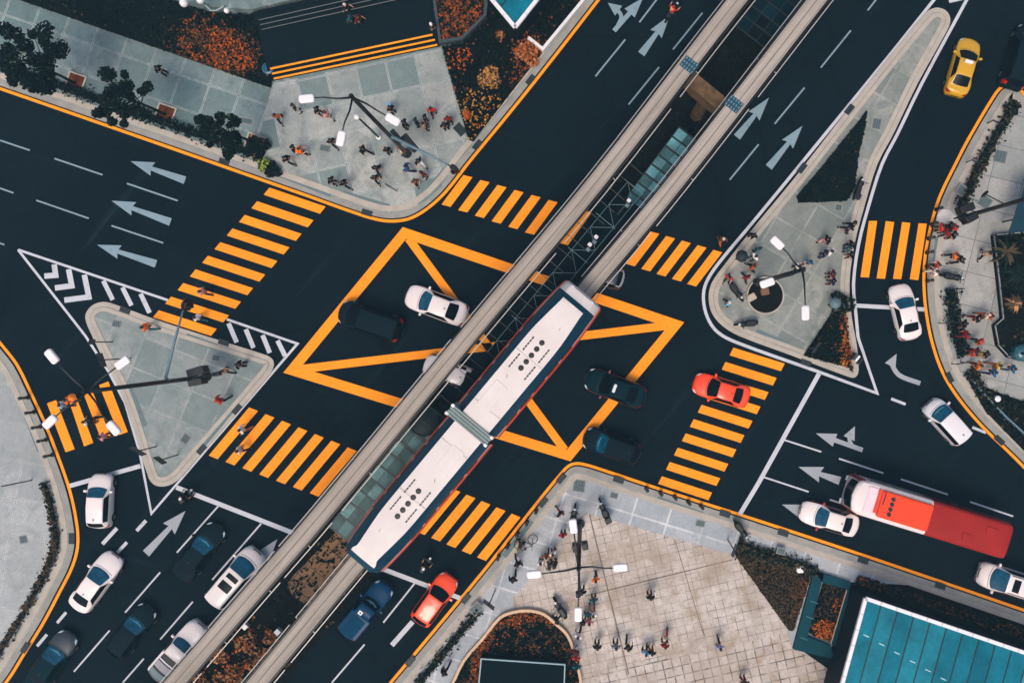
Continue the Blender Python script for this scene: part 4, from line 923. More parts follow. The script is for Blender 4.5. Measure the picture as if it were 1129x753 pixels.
for x, y, l, t in ((526.5, 160.5, NW, 'just above the first crosswalk bars'), (585, 89, NW, 'beside the dark bed at the top'), (405, 235, NW, 'at the curved corner'), (248, 179, NW, 'below the small dense tree'),
                   (139, 342, WI, 'at the rounded tip of the left island'), (247.5, 377.5, WI, 'right side of the left island'), (262, 451, WI, 'right rim of the left island'), (223, 495, WI, 'lower right rim of the left island'),
                   (80, 593, SW, 'on the lower left bend'), (29, 713, SW, 'near the lower left frame corner'),
                   (682, 528.5, SE, 'between the box junction and the right crosswalk'), (799, 566, SE, 'below the right road stop line'), (863, 587, SE, 'near the white and red taxi'), (951, 617, SE, 'above the glass roof'), (1036, 645, SE, 'right of the glass roof corner'), (619, 527, SE, 'at the walkway corner'), (599, 553, SE, 'above the plaza bollards'), (514, 659, SE, 'beside the orange hatchback'), (453, 728, SE, 'near the bottom of the walkway'),
                   (1046, 416, EA, 'on the bend of the right kerb'), (1101, 485, EA, 'on the lower right-hand kerb'),
                   (888, 400, NI, 'at the foot of the teardrop island'), (936, 121.5, NI, 'on the left rim of the teardrop, upper'), (884, 186, NI, 'on the left rim of the teardrop, lower')):
    drain(x, y, l, 'dark kerb drain ' + t)
mb = MB()
for a, b in (((312, 193), (366, 214.5)), ((378, 214.5), (430, 229.5)), ((498, 181.5), (467, 217)), ((31, 458), (46, 497)), ((142, 426), (160, 470)), ((724, 550), (774, 567.5)), ((588, 575), (556, 613)), ((1034, 262), (1031, 291)), ((865, 380), (833, 366)), ((258, 449), (224, 490)), ((206, 371), (240, 383))):
    mb.line(P2(*a), P2(*b), .5, .1365 if False else .132)
struct('tactile_strip', mb, M['tactile'], 'dull teal tactile paving strips near the crosswalks')

# ------------------------------------------------------------ tree pits, planters
def pit(px, py, a, s, label):
    p = P2(px, py); e = thing('tree_pit', label, 'tree pit', (p.x, p.y, .11), a, 'square tree pits'); mb = MB()
    for q in (-1, 1): mb.box((0, q * s / 2, .06), (s + .12, .12, .14)); mb.box((q * s / 2, 0, .06), (.12, s - .12, .14))
    mb.build('rim', [M['kerb']], e); mb = MB(); mb.box((0, 0, .02), (s - .12, s - .12, .1)); mb.build('soil', [pm('rust_soil', C(92, 58, 48), 1, .35, 2.5, spec=.05)], e)
pit(85, 92, nwr, 1.25, 'rusty square tree pit beside the largest dark tree')
pit(183.5, 127, nwr, 1.3, 'rusty square tree pit right of the ragged tree')
pit(282, 160, nwr, 1.35, 'rusty square tree pit holding the small dense tree and a shrub')
p = P2(843, 326); e = thing('round_planter', 'round dark planter with thin pale rim on the teardrop island', 'planter', (p.x, p.y, .11)); mb = MB(); mb.lathe([(1.38, 0), (1.38, .2), (1.28, .2), (1.26, .1), (.01, .1)], n=48); mb.build('rim', [M['kerb']], e)
mb = MB(); mb.lathe([(1.25, .1), (1.25, .16), (.9, .2), (.01, .22)], n=48); mb.build('soil', [M['soil']], e)
for x, y, a, l, c in ((827.5, 328, .5, 'pale flat box lying in the round planter', C(170, 160, 144)), (842, 322, .2, 'brown crumpled bag lying in the round planter', C(112, 82, 66))):
    p = P2(x, y); o = MB().rbox((0, 0, .1), (.62, .5, .2), .08).build('box' if 'box' in l else 'bag', [pm('litter_' + l[:5], c, .8, .2, 4)]); o.location = (p.x, p.y, .31); o.rotation_euler = (0, 0, a); tag(o, l, 'box' if 'box' in l else 'bag')

# ------------------------------------------------------------ steps, roofs, walls
st = thing('steps', 'dark stone steps with three yellow nosings below a dark landing', 'steps', (0, 0, 0))
A0, A1 = P2(300, 90.5), P2(486, 52); up = P2(283, 20) - P2(300, 90); upn = up.normalized()
C0, C1 = P2(284, 19), P2(476, -25)
treads = [(0, .28), (.065, .44), (.13, .6)]
prev = None
mb = MB(); ny = MB()
for k, (t, z) in enumerate(treads):
    a, b = A0.lerp(C0, t), A1.lerp(C1, t); t2 = treads[k + 1][0] if k < 2 else .72; a2, b2 = A0.lerp(C0, t2), A1.lerp(C1, t2)
    mb.prism(ccw([a, b, b2, a2]), .05, z)
    dd_ = (b - a).normalized(); nn_ = Vector((-dd_.y, dd_.x)); ny.strip([a + dd_ * .25 + nn_ * .09, b - dd_ * (.2 + .1 * k) + nn_ * .09], -.07, .07, z + .006)
mb.build('tread', [M['dark_stone']], st); ny.build('nosing', [M['kerb_yellow']], st)
s2 = thing('steps', 'upper flight of dark steps with thin grey nosings', 'steps', (0, 0, 0)); mb = MB(); ny = MB(); tr_ = [(.725, .7), (.79, .8), (.855, .9), (.93, .98)]
for k, (t, z) in enumerate(tr_):
    a, b = A0.lerp(C0, t), A1.lerp(C1, t); t2 = tr_[k + 1][0] if k < 3 else .995; a2, b2 = A0.lerp(C0, t2), A1.lerp(C1, t2); mb.prism(ccw([a, b, b2, a2]), .05, z)
    if k < 3: dd_ = (b - a).normalized(); nn_ = Vector((-dd_.y, dd_.x)); ny.strip([a + dd_ * .3 + nn_ * .05, b - dd_ * .9 + nn_ * .05], -.03, .03, z + .006)
mb.build('tread', [M['dark_stone']], s2); ny.build('nosing', [pm('grey_nosing', C(92, 96, 98), .8, .1, 2)], s2)
w = thing('low_wall', 'thin grey wall edging the orange bed beside the steps', 'wall', (0, 0, 0)); MB().strip(L2([(480, 0), (487, 50), (511, 46), (536, 21), (541, -30)]), -.1, .1, .75, False, 0, .1).build('wall', [pm('grey_coping', C(58, 74, 80), .8, .1, 2, world=True)], w)
w = thing('low_wall', 'white L-shaped low wall at the edge of the dark bed', 'wall', (0, 0, 0)); MB().strip(L2([(583, 46), (599, 58.5), (648, -1), (720, -90)]), -.1, .12, .8, False, 0, .1).build('wall', [M['white_metal']], w)
w = thing('low_wall', 'pale curved rim wall round the orange-leaved bed at the bottom', 'wall', (0, 0, 0)); MB().strip(smooth(L2([(440, 828), (498, 753.5), (512, 726), (533, 701.5), (552, 678.5), (567, 672.5), (584, 671), (600, 675), (613, 685.5), (623.5, 695), (630, 707), (635.5, 728), (640, 747), (641, 820)]), 3), -.1, .1, .45, False, 0, .1).build('wall', [pm('cream_coping', C(196, 168, 140), .85, .12, 2, world=True)], w)
w = thing('low_wall', 'pale wall line across the dark bed at the right edge', 'wall', (0, 0, 0)); MB().strip(L2([(1069, 418), (1080, 432), (1105, 458), (1140, 490), (1190, 540)]), -.05, .05, .5, False, 0, .1).build('wall', [M['grey_metal']], w)

def glass_roof(name, label, corner, e1, e2, z, n, t=.3, seed=1, slope=.4):
    """corner and two end points (pixels at roof height); panels divided along corner->e1"""
    c, a, b = (P(*q, z) for q in (corner, e1, e2)); u, v = (a - c), (b - c); u.z = v.z = 0; Lu, Lv = u.length, v.length; u.normalize(); v.normalize()
    root = thing(name, label, 'glass roof', (c.x, c.y, 0)); O = Vector((0, 0, z)); r = random.Random(seed)
    gm = [pm('roof_glass_%d' % k, C(*q), .2, .42, .45, spec=.12, world=True) for k, q in enumerate(((26, 104, 122), (34, 112, 129), (20, 94, 112), (62, 130, 143)))]
    for k in range(n):
        x0, x1 = Lu * k / n, Lu * (k + 1) / n; g_ = .045; mb = MB(); rows = 1
        for j in range(rows):
            y0, y1 = Lv * j / rows, Lv * (j + 1) / rows
            q = [O + u * (x0 + g_) + v * (y0 + .01), O + u * (x1 - g_) + v * (y0 + .01), O + u * (x1 - g_) + v * (y1 - .01), O + u * (x0 + g_) + v * (y1 - .01)]
            if (q[1] - q[0]).cross(q[3] - q[0]).z < 0: q = q[::-1]
            mb.add(q, [(0, 1, 2, 3)], r.choices(range(4), (4, 3, 3, .35))[0])
        mb.build('glass_panel', gm, root)
    mb = MB()
    for k in range(1, n): p_ = O + u * (Lu * k / n); mb.tube([p_ + Vector((0, 0, -.05)), p_ + v * Lv + Vector((0, 0, -.05))], .05, 6)
    mb.build('rafter', [M['dark_metal']], root)
    mb = MB()
    for p_, d_, L in ((O, u, Lu), (O, v, Lv), (O + v * Lv, u, Lu), (O + u * Lu, v, Lv)):
        n_ = max(3, int(L / 1.1))
        for k in range(n_): mb.box(p_ + d_ * (L * (k + .5) / n_) + Vector((0, 0, .03)), (L / n_ - .03, t, .22), math.atan2(d_.y, d_.x))
    mb.build('frame', [M['white_metal']], root)
    mb = MB(); q = [u * .25 + v * .25, u * (Lu - .25) + v * .25, u * (Lu - .25) + v * (Lv - .25), u * .25 + v * (Lv - .25)]; mb.prism(ccw([Vector((x.x, x.y)) for x in q]), .1, z - .35); mb.build('wall', [pm('dark_curtain_wall', C(26, 44, 54), .6, .1, 1.5, spec=.1, world=True)], root)
    mb = MB()
    for k in range(7 if n > 6 else 3): p_ = O + u * (Lu * (k * 1.0 + .62) / n) + v * Lv * (.22 + .02 * k); mb.box(p_ + Vector((0, 0, .012)), (.42, .07, .02), math.atan2(u.y, u.x) - .1)
    mb.build('glazing_clip', [pm('pale_clip', C(150, 190, 200), .4, .1, 3)], root)
glass_roof('entrance_roof', 'teal glass entrance roof with white frame in the lower right corner', (954, 659), (1206, 745), (907, 830), 3.8, 14, .25, 3)
glass_roof('entrance_roof', 'small teal glass roof corner with white frame at the top edge', (568, 31), (498, -53), (640, -60), 3.8, 4, .26, 4)
# teal ledge round the small bed
w = thing('tiled_ledge', 'dark teal tiled ledge framing the small orange bed', 'ledge', (0, 0, 0)); mb = MB()
for q in ([(896, 627), (907, 630), (884, 716), (873, 713)], [(896, 627), (936, 640), (933, 648), (905, 640)], [(888, 699), (913, 709), (919, 724), (884, 716)], [(932, 648), (936, 641), (922, 712), (914, 707)]):
    mb.prism(ccw(L2(q)), .1, .42)
mb.build('ledge', [M['teal_tile']], w)
MB().line(P2(931.5, 648), P2(914, 707), .07, .432).build('trim', [pm('copper_trim', C(190, 160, 130), .6, .1, 3)], w)
mb = MB()
for i, (a, b) in enumerate((((891, 660), (900, 663)), ((887, 677), (895.5, 680)), ((880.5, 700), (889, 703)))): mb.line(P2(*a), P2(*b), .06, .432)
mb.build('tile_joint', [pm('tile_joint', C(52, 108, 118), .7, .1, 3)], w)
sheet('path', [(937, 641), (953, 648), (930, 742), (934, 760), (918, 740), (885, 717), (915, 716)], M['dark_stone'], 'dark stone strip between the ledge and the glass roof', .19)
# dark roof at the bottom and raised bed building at the right
r_ = thing('plant_room', 'flat dark roof with thin pale edge in the rounded bed', 'building', (0, 0, 0))
q = ccw([Vector(P(x, y, 1.2)[:2]) for x, y in ((530, 725), (623.5, 731.5), (620, 830), (520, 830))]); MB().prism(q, .1, 1.2).build('wall', [pm('dark_membrane', C(27, 43, 52), .9, .1, .8, spec=.03, world=True)], r_)
MB().strip(q, -.0, .09, 1.26, True, 0, 1.1).build('parapet', [pm('pale_parapet', C(128, 156, 164), .6, .1, 2, world=True)], r_)
r_ = thing('raised_bed', 'dark raised planting bed with palms along the right edge', 'raised bed', (0, 0, 0))
q = ccw(L2([(1091, 260), (1200, 250), (1200, 420), (1129, 399), (1108, 394), (1096, 381), (1092, 359), (1101, 351), (1097, 313)])); MB().prism(q, .1, .6).build('bed_wall', [M['soil']], r_)
MB().strip(q, .0, .07, .66, True, 0, .5).build('rim', [pm('rim_stone', C(132, 140, 140), .8, .1, 2, world=True)], r_)
cover([Vector((min(p.x, 39), p.y)) for p in q], 900, .22, .6, .8, ['dark', 'deep', 'brown', 'green'], lambda p: (4, .6, .3, .12), 23, 'dark ground cover in the raised bed at the right edge')
r_ = thing('glass_screen', 'dark teal glass canopy wedge at the right edge beside the lamp pole', 'canopy', (0, 0, 0)); q = ccw([Vector(P(x, y, 2.6)[:2]) for x, y in ((1112, 257), (1131, 203), (1200, 180), (1200, 250))]); MB().prism(q, 2.5, 2.62).build('glass_panel', [pm('dark_teal_panel', C(14, 62, 74), .2, .2, 1, world=True)], r_)
for x, y in ((1125, 240), (1150, 200), (1180, 235)): pp = P(x, y, 2.5); MB().tube([(pp.x, pp.y, .1), (pp.x, pp.y, 2.5)], .06, 8).build('post', [M['dark_metal']], r_)
o = MB().rbox((0, 0, .45), (2.2, 1.2, .9), .5).build('pond_shelter', [pm('shelter_teal', C(44, 92, 102), .3, .2, 1)]); pq = P2(1125, 388); o.location = (pq.x, pq.y, .6); o.rotation_euler = (0, 0, .1); tag(o, 'rounded teal glass dome lying in the raised bed corner', 'dome')
# globe lamps and a rope on the terrace at the top
for x, y, r, l in ((204.5, 5, .3, 'white globe lamp on the top terrace, left and biggest'), (222.5, 1.5, .28, 'white globe lamp on the top terrace next to the rope'), (251, 13, .2, 'small white globe lamp at the right end of the rope')):
    p = P(x, y, 1.9); e = thing('globe_lamp', l, 'lamp', (p.x, p.y, 1.0 if y < 10 else .17)); h_ = 1.9 - e.location.z
    MB().tube([(0, 0, 0), (0, 0, h_)], .05, 8).build('post', [M['dark_metal']], e); mb = MB(); mb.lathe([(.02, -r)] + [(r * math.cos(a), r * math.sin(a)) for a in [(-80 + 20 * k) * math.pi / 180 for k in range(9)]] + [(.02, r)], (0, 0, h_ + r * .8), 16); mb.build('globe', [M['lamp_white']], e, True)
o = MB().tube([P(226, 5, 1.3), P(232, 12, 1.15), P(238, 12, 1.1), P(244, 9, 1.2), P(247, 7, 1.3)], .05, 6).build('rope', [pm('pale_rope', C(150, 164, 164), .9, .1, 4)]); tag(o, 'pale rope sagging between the white globe lamps', 'rope')
o = MB().lathe([(.36, .0), (.42, .35), (.3, .4), (.27, .3)], (0, 0, 0), 18).build('litter_bin', [pm('blue_bin', C(42, 92, 118), .4, .15, 2)]); pq = P2(298, 78); o.location = (pq.x, pq.y, .17); tag(o, 'round blue bin at the left end of the yellow-edged steps', 'bin')
o = MB().rbox((0, 0, .25), (.5, .5, .5), .1).build('light_box', [M['lamp_white']]); pq = P2(880, 625); o.location = (pq.x, pq.y, .17); tag(o, 'small white square light in the brown triangular bed', 'light')
o = MB().lathe([(.22, 0), (.22, .4), (.1, .45)], (0, 0, 0), 14).build('bed_light', [M['lamp_white']]); pq = P2(1096, 439); o.location = (pq.x, pq.y, .17); tag(o, 'small white round light in the dark bed at the right edge', 'light')

sheet('pavement', [(1031, 246), (1032.5, 237), (1038, 231), (1046, 232), (1054, 240), (1050, 246)], pm('ramp_concrete', C(196, 192, 188), .9, .08, 2, spec=.2, world=True), 'pale dropped kerb pad at the slip lane crosswalk', .146)
# ============================================================ vehicles
KINDS = {
 # t (0 front .. 1 rear), zt roof/hood ridge, wt top half-width (share), zb belt, wb belt half-width, wm widest
 'sedan': dict(H=1.45, ws=(.25, .425), rw=(.70, .855), sw=(.33, .79), rows=[(0, .52, .50, .46, .66, .68), (.02, .66, .62, .58, .80, .84), (.08, .79, .72, .70, .90, .95), (.16, .89, .77, .79, .94, 1), (.24, .96, .82, .87, .96, 1), (.43, 1.41, .64, .93, .95, 1), (.55, 1.45, .65, .95, .95, 1), (.69, 1.40, .63, .97, .95, 1), (.865, 1.06, .72, .97, .93, .98), (.96, 1.02, .70, .90, .86, .93), (.99, .84, .62, .74, .76, .84), (1, .62, .5, .52, .66, .72)]),
 'hatch': dict(H=1.5, ws=(.235, .40), rw=(.87, .955), sw=(.31, .86), rows=[(0, .54, .50, .48, .66, .68), (.02, .70, .64, .60, .80, .84), (.08, .84, .74, .74, .90, .95), (.15, .93, .79, .83, .95, 1), (.222, 1.0, .84, .90, .96, 1), (.41, 1.46, .68, .96, .95, 1), (.60, 1.5, .69, .98, .95, 1), (.85, 1.44, .66, 1.0, .94, .99), (.965, 1.08, .74, .96, .90, .95), (.985, .9, .68, .8, .84, .9), (1, .6, .5, .5, .7, .76)]),
 'mpv': dict(H=1.8, ws=(.15, .345), rw=(.935, .98), sw=(.22, .93), rows=[(0, .62, .54, .54, .72, .74), (.02, .84, .68, .72, .84, .88), (.07, 1.0, .78, .90, .93, .97), (.14, 1.14, .85, 1.02, .97, 1), (.35, 1.74, .74, 1.08, .97, 1), (.55, 1.8, .75, 1.1, .97, 1), (.92, 1.76, .73, 1.1, .96, 1), (.985, 1.2, .76, 1.06, .93, .97), (1, .6, .6, .5, .78, .82)]),
 'pickup': dict(H=1.75, ws=(.275, .365), rw=(.545, .575), sw=(.31, .55), rows=[(0, .70, .56, .60, .74, .76), (.02, .92, .68, .78, .86, .9), (.08, 1.02, .76, .92, .95, 1), (.265, 1.12, .82, 1.04, .97, 1), (.375, 1.70, .70, 1.1, .96, 1), (.46, 1.76, .71, 1.1, .96, 1), (.54, 1.72, .70, 1.1, .96, 1), (.585, 1.12, .80, 1.06, .96, 1), (.62, 1.08, .86, 1.05, .97, 1), (.97, 1.08, .86, 1.05, .96, .99), (.99, 1.0, .8, .9, .9, .94), (1, .62, .6, .5, .8, .84)]),
}
def car(name, kind, px, py, d, L, Wd, paint_, label, glass=None, cat='car', side=None, plan=None, extras=(), rear_m=None, trim=None, hood_m=None):
    K = KINDS[kind]; rows = K['rows']; zs = K['H'] / K['H']; c = P(px, py, .9); rz = ang(*d)
    root = thing(name, label, cat, (c.x, c.y, 0.0), rz, None); hw = Wd / 2
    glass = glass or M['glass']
    def par(t, i):
        t = min(max(t, 0), 1)
        for a, b in zip(rows, rows[1:]):
            if t <= b[0]: f = (t - a[0]) / (b[0] - a[0]); return a[i] + (b[i] - a[i]) * f
        return rows[-1][i]
    def sm(t, i, e=.014): return (par(t - e, i) + 2 * par(t, i) + par(t + e, i)) / 4
    bow = [(0, .26), (.15, .2), (.3, .15), (.5, .03), (.7, -.03), (.85, -.10), (1, -.2)]
    def sec(t):
        zt, wt, zb, wb, wm = sm(t, 1), sm(t, 2), sm(t, 3), sm(t, 4), sm(t, 5)
        cr = .035
        return [(0, zt), (.55 * wt * hw, zt - cr * .35), (wt * hw, zt - cr - .01), (wb * hw, min(zb, zt - .06)), (wm * hw, min(.62, zb - .05)), (wm * hw * .99, .38), (wm * hw * .92, .2)]
    def S_(t, v):
        s = 1 if v >= 0 else -1; q = sec(t); a = abs(v)
        def at(u):
            if u < 0: p = at(-u); return (-p[0], p[1])
            u = min(u, 5.999); i = int(u); f = u - i; return (q[i][0] * (1 - f) + q[i + 1][0] * f, q[i][1] * (1 - f) + q[i + 1][1] * f)
        p1, p2, p0 = at(a - .14), at(a + .14), at(a); y = (p0[0] * 2 + p1[0] + p2[0]) / 4; z = (p0[1] * 2 + p1[1] + p2[1]) / 4
        b = catr(bow, t) * (y / hw)**2 * (L / 4.6)
        return Vector((L * (.5 - t) - b, s * y, z))
    def N_(t, v):
        e = .004; a = S_(min(t + e, 1), v) - S_(max(t - e, 0), v); b = S_(t, v + .05) - S_(t, v - .05); n = a.cross(b)
        if n.length < 1e-9: return Vector((0, 0, 1))
        n.normalize(); m = S_(t, v) - Vector((S_(t, v).x * .6, 0, .5)); return n if n.dot(m) > 0 else -n
    ts = sorted(set([0, .006, .012, .02, .03, .045, .06, .08, .1, .13, .16, .2, .24, .27, .285, .3, .33, .36, .39, .42, .435, .46, .5, .55, .6, .65, .68, .70, .73, .76, .8, .83, .86, .88, .92, .95, .965, .98, .988, .994, 1]))
    vs_ = [0, .3, .6, .9, 1.2, 1.5, 1.75, 1.9, 2.0, 2.12, 2.3, 2.6, 2.85, 3.0, 3.15, 3.5, 3.85, 4, 4.2, 4.6, 5, 5.5, 6]; vv = [-x for x in vs_[::-1][:-1]] + vs_
    mb = MB(); n = len(vv)
    mb.v = [tuple(S_(t, v)) for t in ts for v in vv]
    for i in range(len(ts) - 1):
        for j in range(n - 1):
            mb.f.append((i * n + j, (i + 1) * n + j, (i + 1) * n + j + 1, i * n + j + 1)); av = abs((vv[j] + vv[j + 1]) / 2); tm = (ts[i] + ts[i + 1]) / 2
            m = 0
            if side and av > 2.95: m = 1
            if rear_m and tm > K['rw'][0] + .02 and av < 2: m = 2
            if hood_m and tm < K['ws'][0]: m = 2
            if av > 5: m = 3
            mb.m.append(m)
    for i, k in ((0, 0), (len(ts) - 1, 1)):
        f = tuple(range(i * n, i * n + n)); mb.f.append(f if k == 0 else f[::-1]); mb.m.append(0)
    mb.build('body', [paint_, side or paint_, rear_m or hood_m or paint_, M['black']], root, True, math.radians(38))
    def patch(nm, quad, mat, nt=8, nv=8, off=.007, par_=None, thick=True):
        """quad: functions/values (t0,t1,v0,v1) with t as function of v allowed"""
        t0, t1, v0, v1 = quad; mb = MB(); g = []
        for j in range(nv + 1):
            v = v0 + (v1 - v0) * j / nv
            for i in range(nt + 1):
                a = t0(v) if callable(t0) else t0; b = t1(v) if callable(t1) else t1; t = a + (b - a) * i / nt
                g.append(tuple(S_(t, v) + N_(t, v) * off))
        fs = [(j * (nt + 1) + i, j * (nt + 1) + i + 1, (j + 1) * (nt + 1) + i + 1, (j + 1) * (nt + 1) + i) for j in range(nv) for i in range(nt)]
        q = Vector(g[fs[0][1]]) - Vector(g[fs[0][0]]); r = Vector(g[fs[0][3]]) - Vector(g[fs[0][0]]); tm = ((t0((v0 + v1) / 2) if callable(t0) else t0) + (t1((v0 + v1) / 2) if callable(t1) else t1)) / 2
        if q.cross(r).dot(N_(tm, (v0 + v1) / 2)) < 0: fs = [f[::-1] for f in fs]
        mb.add(g, fs); return mb.build(nm, mat, par_ or root, True)
    ws0, ws1 = K['ws']; rw0, rw1 = K['rw']; s0, s1 = K['sw']
    cor = lambda base, k: (lambda v: base + k * max(0, abs(v) - 1.6)**2 / .16 * .12)
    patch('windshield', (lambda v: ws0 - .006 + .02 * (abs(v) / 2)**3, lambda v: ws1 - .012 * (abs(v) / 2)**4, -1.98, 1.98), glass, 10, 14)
    patch('rear_window', (lambda v: rw0 + .01 * (abs(v) / 2)**3, lambda v: rw1 - .012 * (abs(v) / 2)**3, -1.82, 1.82), M['dark_glass'], 8, 12)
    for sg in (1, -1):
        f = lambda v: (abs(v) - 2.12) / .8
        patch('side_window', (lambda v: ws1 + .008 + (s0 - ws1) * f(v), lambda v: (rw0 - .008) + (s1 - rw0 + .008) * f(v), sg * 2.14, sg * 2.92), M['dark_glass'], 14, 5)
        patch('headlight', (.012, lambda v: .035 + .022 * (abs(v) - 1.9), sg * 2.0, sg * 3.1), M['headlight'], 4, 6)
        patch('taillight', (lambda v: .972 - .02 * max(0, abs(v) - 2), .99, sg * 1.7, sg * 3.6), M['taillight'], 3, 6)
        mb = MB(); p = S_(ws0 + .045, sg * 3.0) + Vector((0, sg * .12, .06)); mb.rbox(p, (.16, .24, .15), .05, sg * -.15); mb.tube([p, p - Vector((0, sg * .14, .05))], .03, 6); mb.build('side_mirror', [paint_ if not side else side], root)
        for t in (.18, .80):
            r = .32 if kind in ('sedan', 'hatch') else .36; ctr = Vector((L * (.5 - t), sg * (hw - .10), r)); R = Matrix.Rotation(math.pi / 2, 3, 'X'); mb = MB(); mb.lathe([(r * .55, -.115), (r * .95, -.115), (r, -.08), (r, .08), (r * .95, .115), (r * .55, .115)], ctr, 20, 0, R); w = mb.build('wheel', [M['tyre']], root, True, .6)
            mb = MB(); mb.lathe([(.02, -.12), (r * .55, -.118), (r * .56, .118), (.02, .12)], ctr, 14, 0, R); mb.build('rim', [M['rim']], w)
    patch('hood_seam', (ws0 - .028, ws0 - .022, -1.9, 1.9), M['black'], 1, 8, .004)
    patch('grille', (.004, .014, -1.25, 1.25), M['black'], 2, 6, .008)
    for sg in (1, -1): patch('wiper', (lambda v: ws0 + .002 + .012 * abs(v - sg * .2) / 1.2, lambda v: ws0 + .006 + .012 * abs(v - sg * .2) / 1.2, sg * .1, sg * 1.2), M['black'], 1, 4, .02)
    for x_, z_ in ((L / 2 + .005, .45), (-L / 2 - .005, .62)): mb = MB(); mb.box((x_, 0, z_), (.02, .5, .12)); mb.build('number_plate', [M['plate']], root)
    for e in extras:
        k = e[0]
        if k == 'sunroof': patch('sunroof', (e[1], e[2], -1.25, 1.25), M['dark_glass'], 3, 5, .009)
        elif k == 'panel': patch(e[1], (e[2], e[3], -e[4], e[4]), e[5], 4, 8, e[6] if len(e) > 6 else .012)
        elif k == 'sign':
            p = S_(.5, 0); mb = MB(); mb.rbox(p + Vector((.1, 0, .09)), (.22, .62, .17), .06); s_ = mb.build('roof_sign', [e[1]], root)
        elif k == 'sticker': p = S_(e[1], e[2]) + N_(e[1], e[2]) * .012; mb = MB(); mb.box(p, (.28, .3, .012)); mb.build('sticker', [M['lamp_white']], root); mb = MB(); mb.box(p + Vector((0, 0, .01)), (.1, .14, .012)); mb.build('sticker_mark', [M['black']], root)
        elif k == 'rails':
            for sg in (1, -1): patch('roof_rail', (e[1], e[2], sg * 1.72, sg * 1.84), M['black'], 8, 1, .04)
        elif k == 'aerial': p = S_(.8 if kind != 'sedan' else .66, 0); mb = MB(); mb.rbox(p + Vector((0, 0, .03)), (.14, .05, .07), .02); mb.build('aerial', [M['black']], root)
        elif k == 'dash': patch('dash_reflection', (lambda v: ws0 + .022 + .012 * abs(v), lambda v: ws0 + .046 + .004 * math.sin(5 * v), -1.35, 1.45), pm('reflection_pale', C(60, 118, 134), .5, .5, 5), 3, 10, .009)  # pale streak painted over the windscreen as a reflection
    return root
cw = car_paint('white', C(220, 211, 208), .04, .3, .3); cw2 = car_paint('cool_white', C(212, 210, 212), .04, .3, .3)
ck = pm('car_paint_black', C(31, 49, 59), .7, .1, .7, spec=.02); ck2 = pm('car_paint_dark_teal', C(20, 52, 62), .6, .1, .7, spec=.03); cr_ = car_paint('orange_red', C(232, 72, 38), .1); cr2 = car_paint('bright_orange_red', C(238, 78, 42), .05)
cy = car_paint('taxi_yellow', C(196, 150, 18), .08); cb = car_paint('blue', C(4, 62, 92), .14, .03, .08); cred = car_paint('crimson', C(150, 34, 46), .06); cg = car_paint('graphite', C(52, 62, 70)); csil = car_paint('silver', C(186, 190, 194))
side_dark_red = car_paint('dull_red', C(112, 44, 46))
AE = ('aerial',)
car('white_sedan', 'sedan', 480.5, 336.5, (-66, -25), 4.75, 1.86, cw, 'white sedan turning across the box junction beside the left beam', extras=[AE])
car('white_hatchback', 'hatch', 493, 410, (-40, -14), 3.7, 1.66, cw, 'white small car mostly hidden beneath the left monorail beam', extras=[AE])
car('black_car', 'mpv', 408, 354, (-62, -21), 4.9, 1.86, ck, 'near-black van covering the left line of the box junction', M['dark_glass'], extras=[AE])
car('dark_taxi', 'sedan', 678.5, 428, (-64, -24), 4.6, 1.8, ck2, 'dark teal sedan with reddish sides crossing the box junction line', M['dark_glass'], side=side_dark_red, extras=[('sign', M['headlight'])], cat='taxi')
car('dark_car', 'hatch', 674.5, 492, (-62, -21), 4.3, 1.76, ck, 'black hatchback on the bottom corner of the box junction', extras=[AE, ('dash',)])
car('red_car', 'sedan', 796, 430.5, (-62, -19), 4.25, 1.72, cr_, 'orange-red sedan driving over the right road crosswalk', M['dark_glass'], extras=[AE])
car('yellow_taxi', 'sedan', 1063.5, 73, (17, -58), 4.4, 1.76, cy, 'yellow taxi in the slip lane at the upper right', M['dark_glass'], extras=[('sign', M['lamp_white'])], cat='taxi')
car('white_sedan', 'sedan', 999, 344, (-13, -57), 4.15, 1.74, cw, 'white sedan waiting just below the slip lane crosswalk', extras=[AE])
car('white_hatchback', 'mpv', 1044.5, 465, (-35, -39), 3.75, 1.66, cw2, 'white hatchback turning in from the right road beside the fork arrow', extras=[AE, ('dash',)])
car('white_taxi', 'sedan', 915.5, 572.5, (-63, -19), 4.4, 1.74, cw, 'white taxi with red sides ahead of the red bus', side=cred, extras=[AE], cat='taxi')
car('white_van', 'mpv', 1116, 643, (-62, -20), 5.0, 1.86, cw, 'white van with dark roof window cut off by the right edge', extras=[('sunroof', .42, .52), ('rails', .36, .9)], cat='van')
car('white_hatchback', 'hatch', 108.5, 553, (2, -57), 4.0, 1.72, cw, 'white hatchback at the lower left stop line', extras=[AE])
car('white_sedan', 'sedan', 103.5, 643, (45, -63), 4.85, 1.84, cw, 'white sedan queuing behind the hatchback in the lower left lane', extras=[AE])
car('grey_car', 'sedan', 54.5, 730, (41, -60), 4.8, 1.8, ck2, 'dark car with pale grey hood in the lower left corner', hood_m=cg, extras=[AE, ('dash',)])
car('dark_car', 'sedan', 218, 609, (44, -58), 4.7, 1.8, ck, 'black car with teal windscreen below the painted straight arrow', extras=[AE, ('dash',)])
car('white_van', 'mpv', 258.5, 637, (58, -68), 5.0, 1.88, cw, 'white van with two dark roof windows beside the left beam', extras=[('sunroof', .40, .475), ('sunroof', .53, .66)], cat='van')
car('dark_car', 'hatch', 143, 697, (44, -58), 4.4, 1.78, ck, 'black car with teal windscreen in the middle lane at the bottom', extras=[AE, ('dash',)])
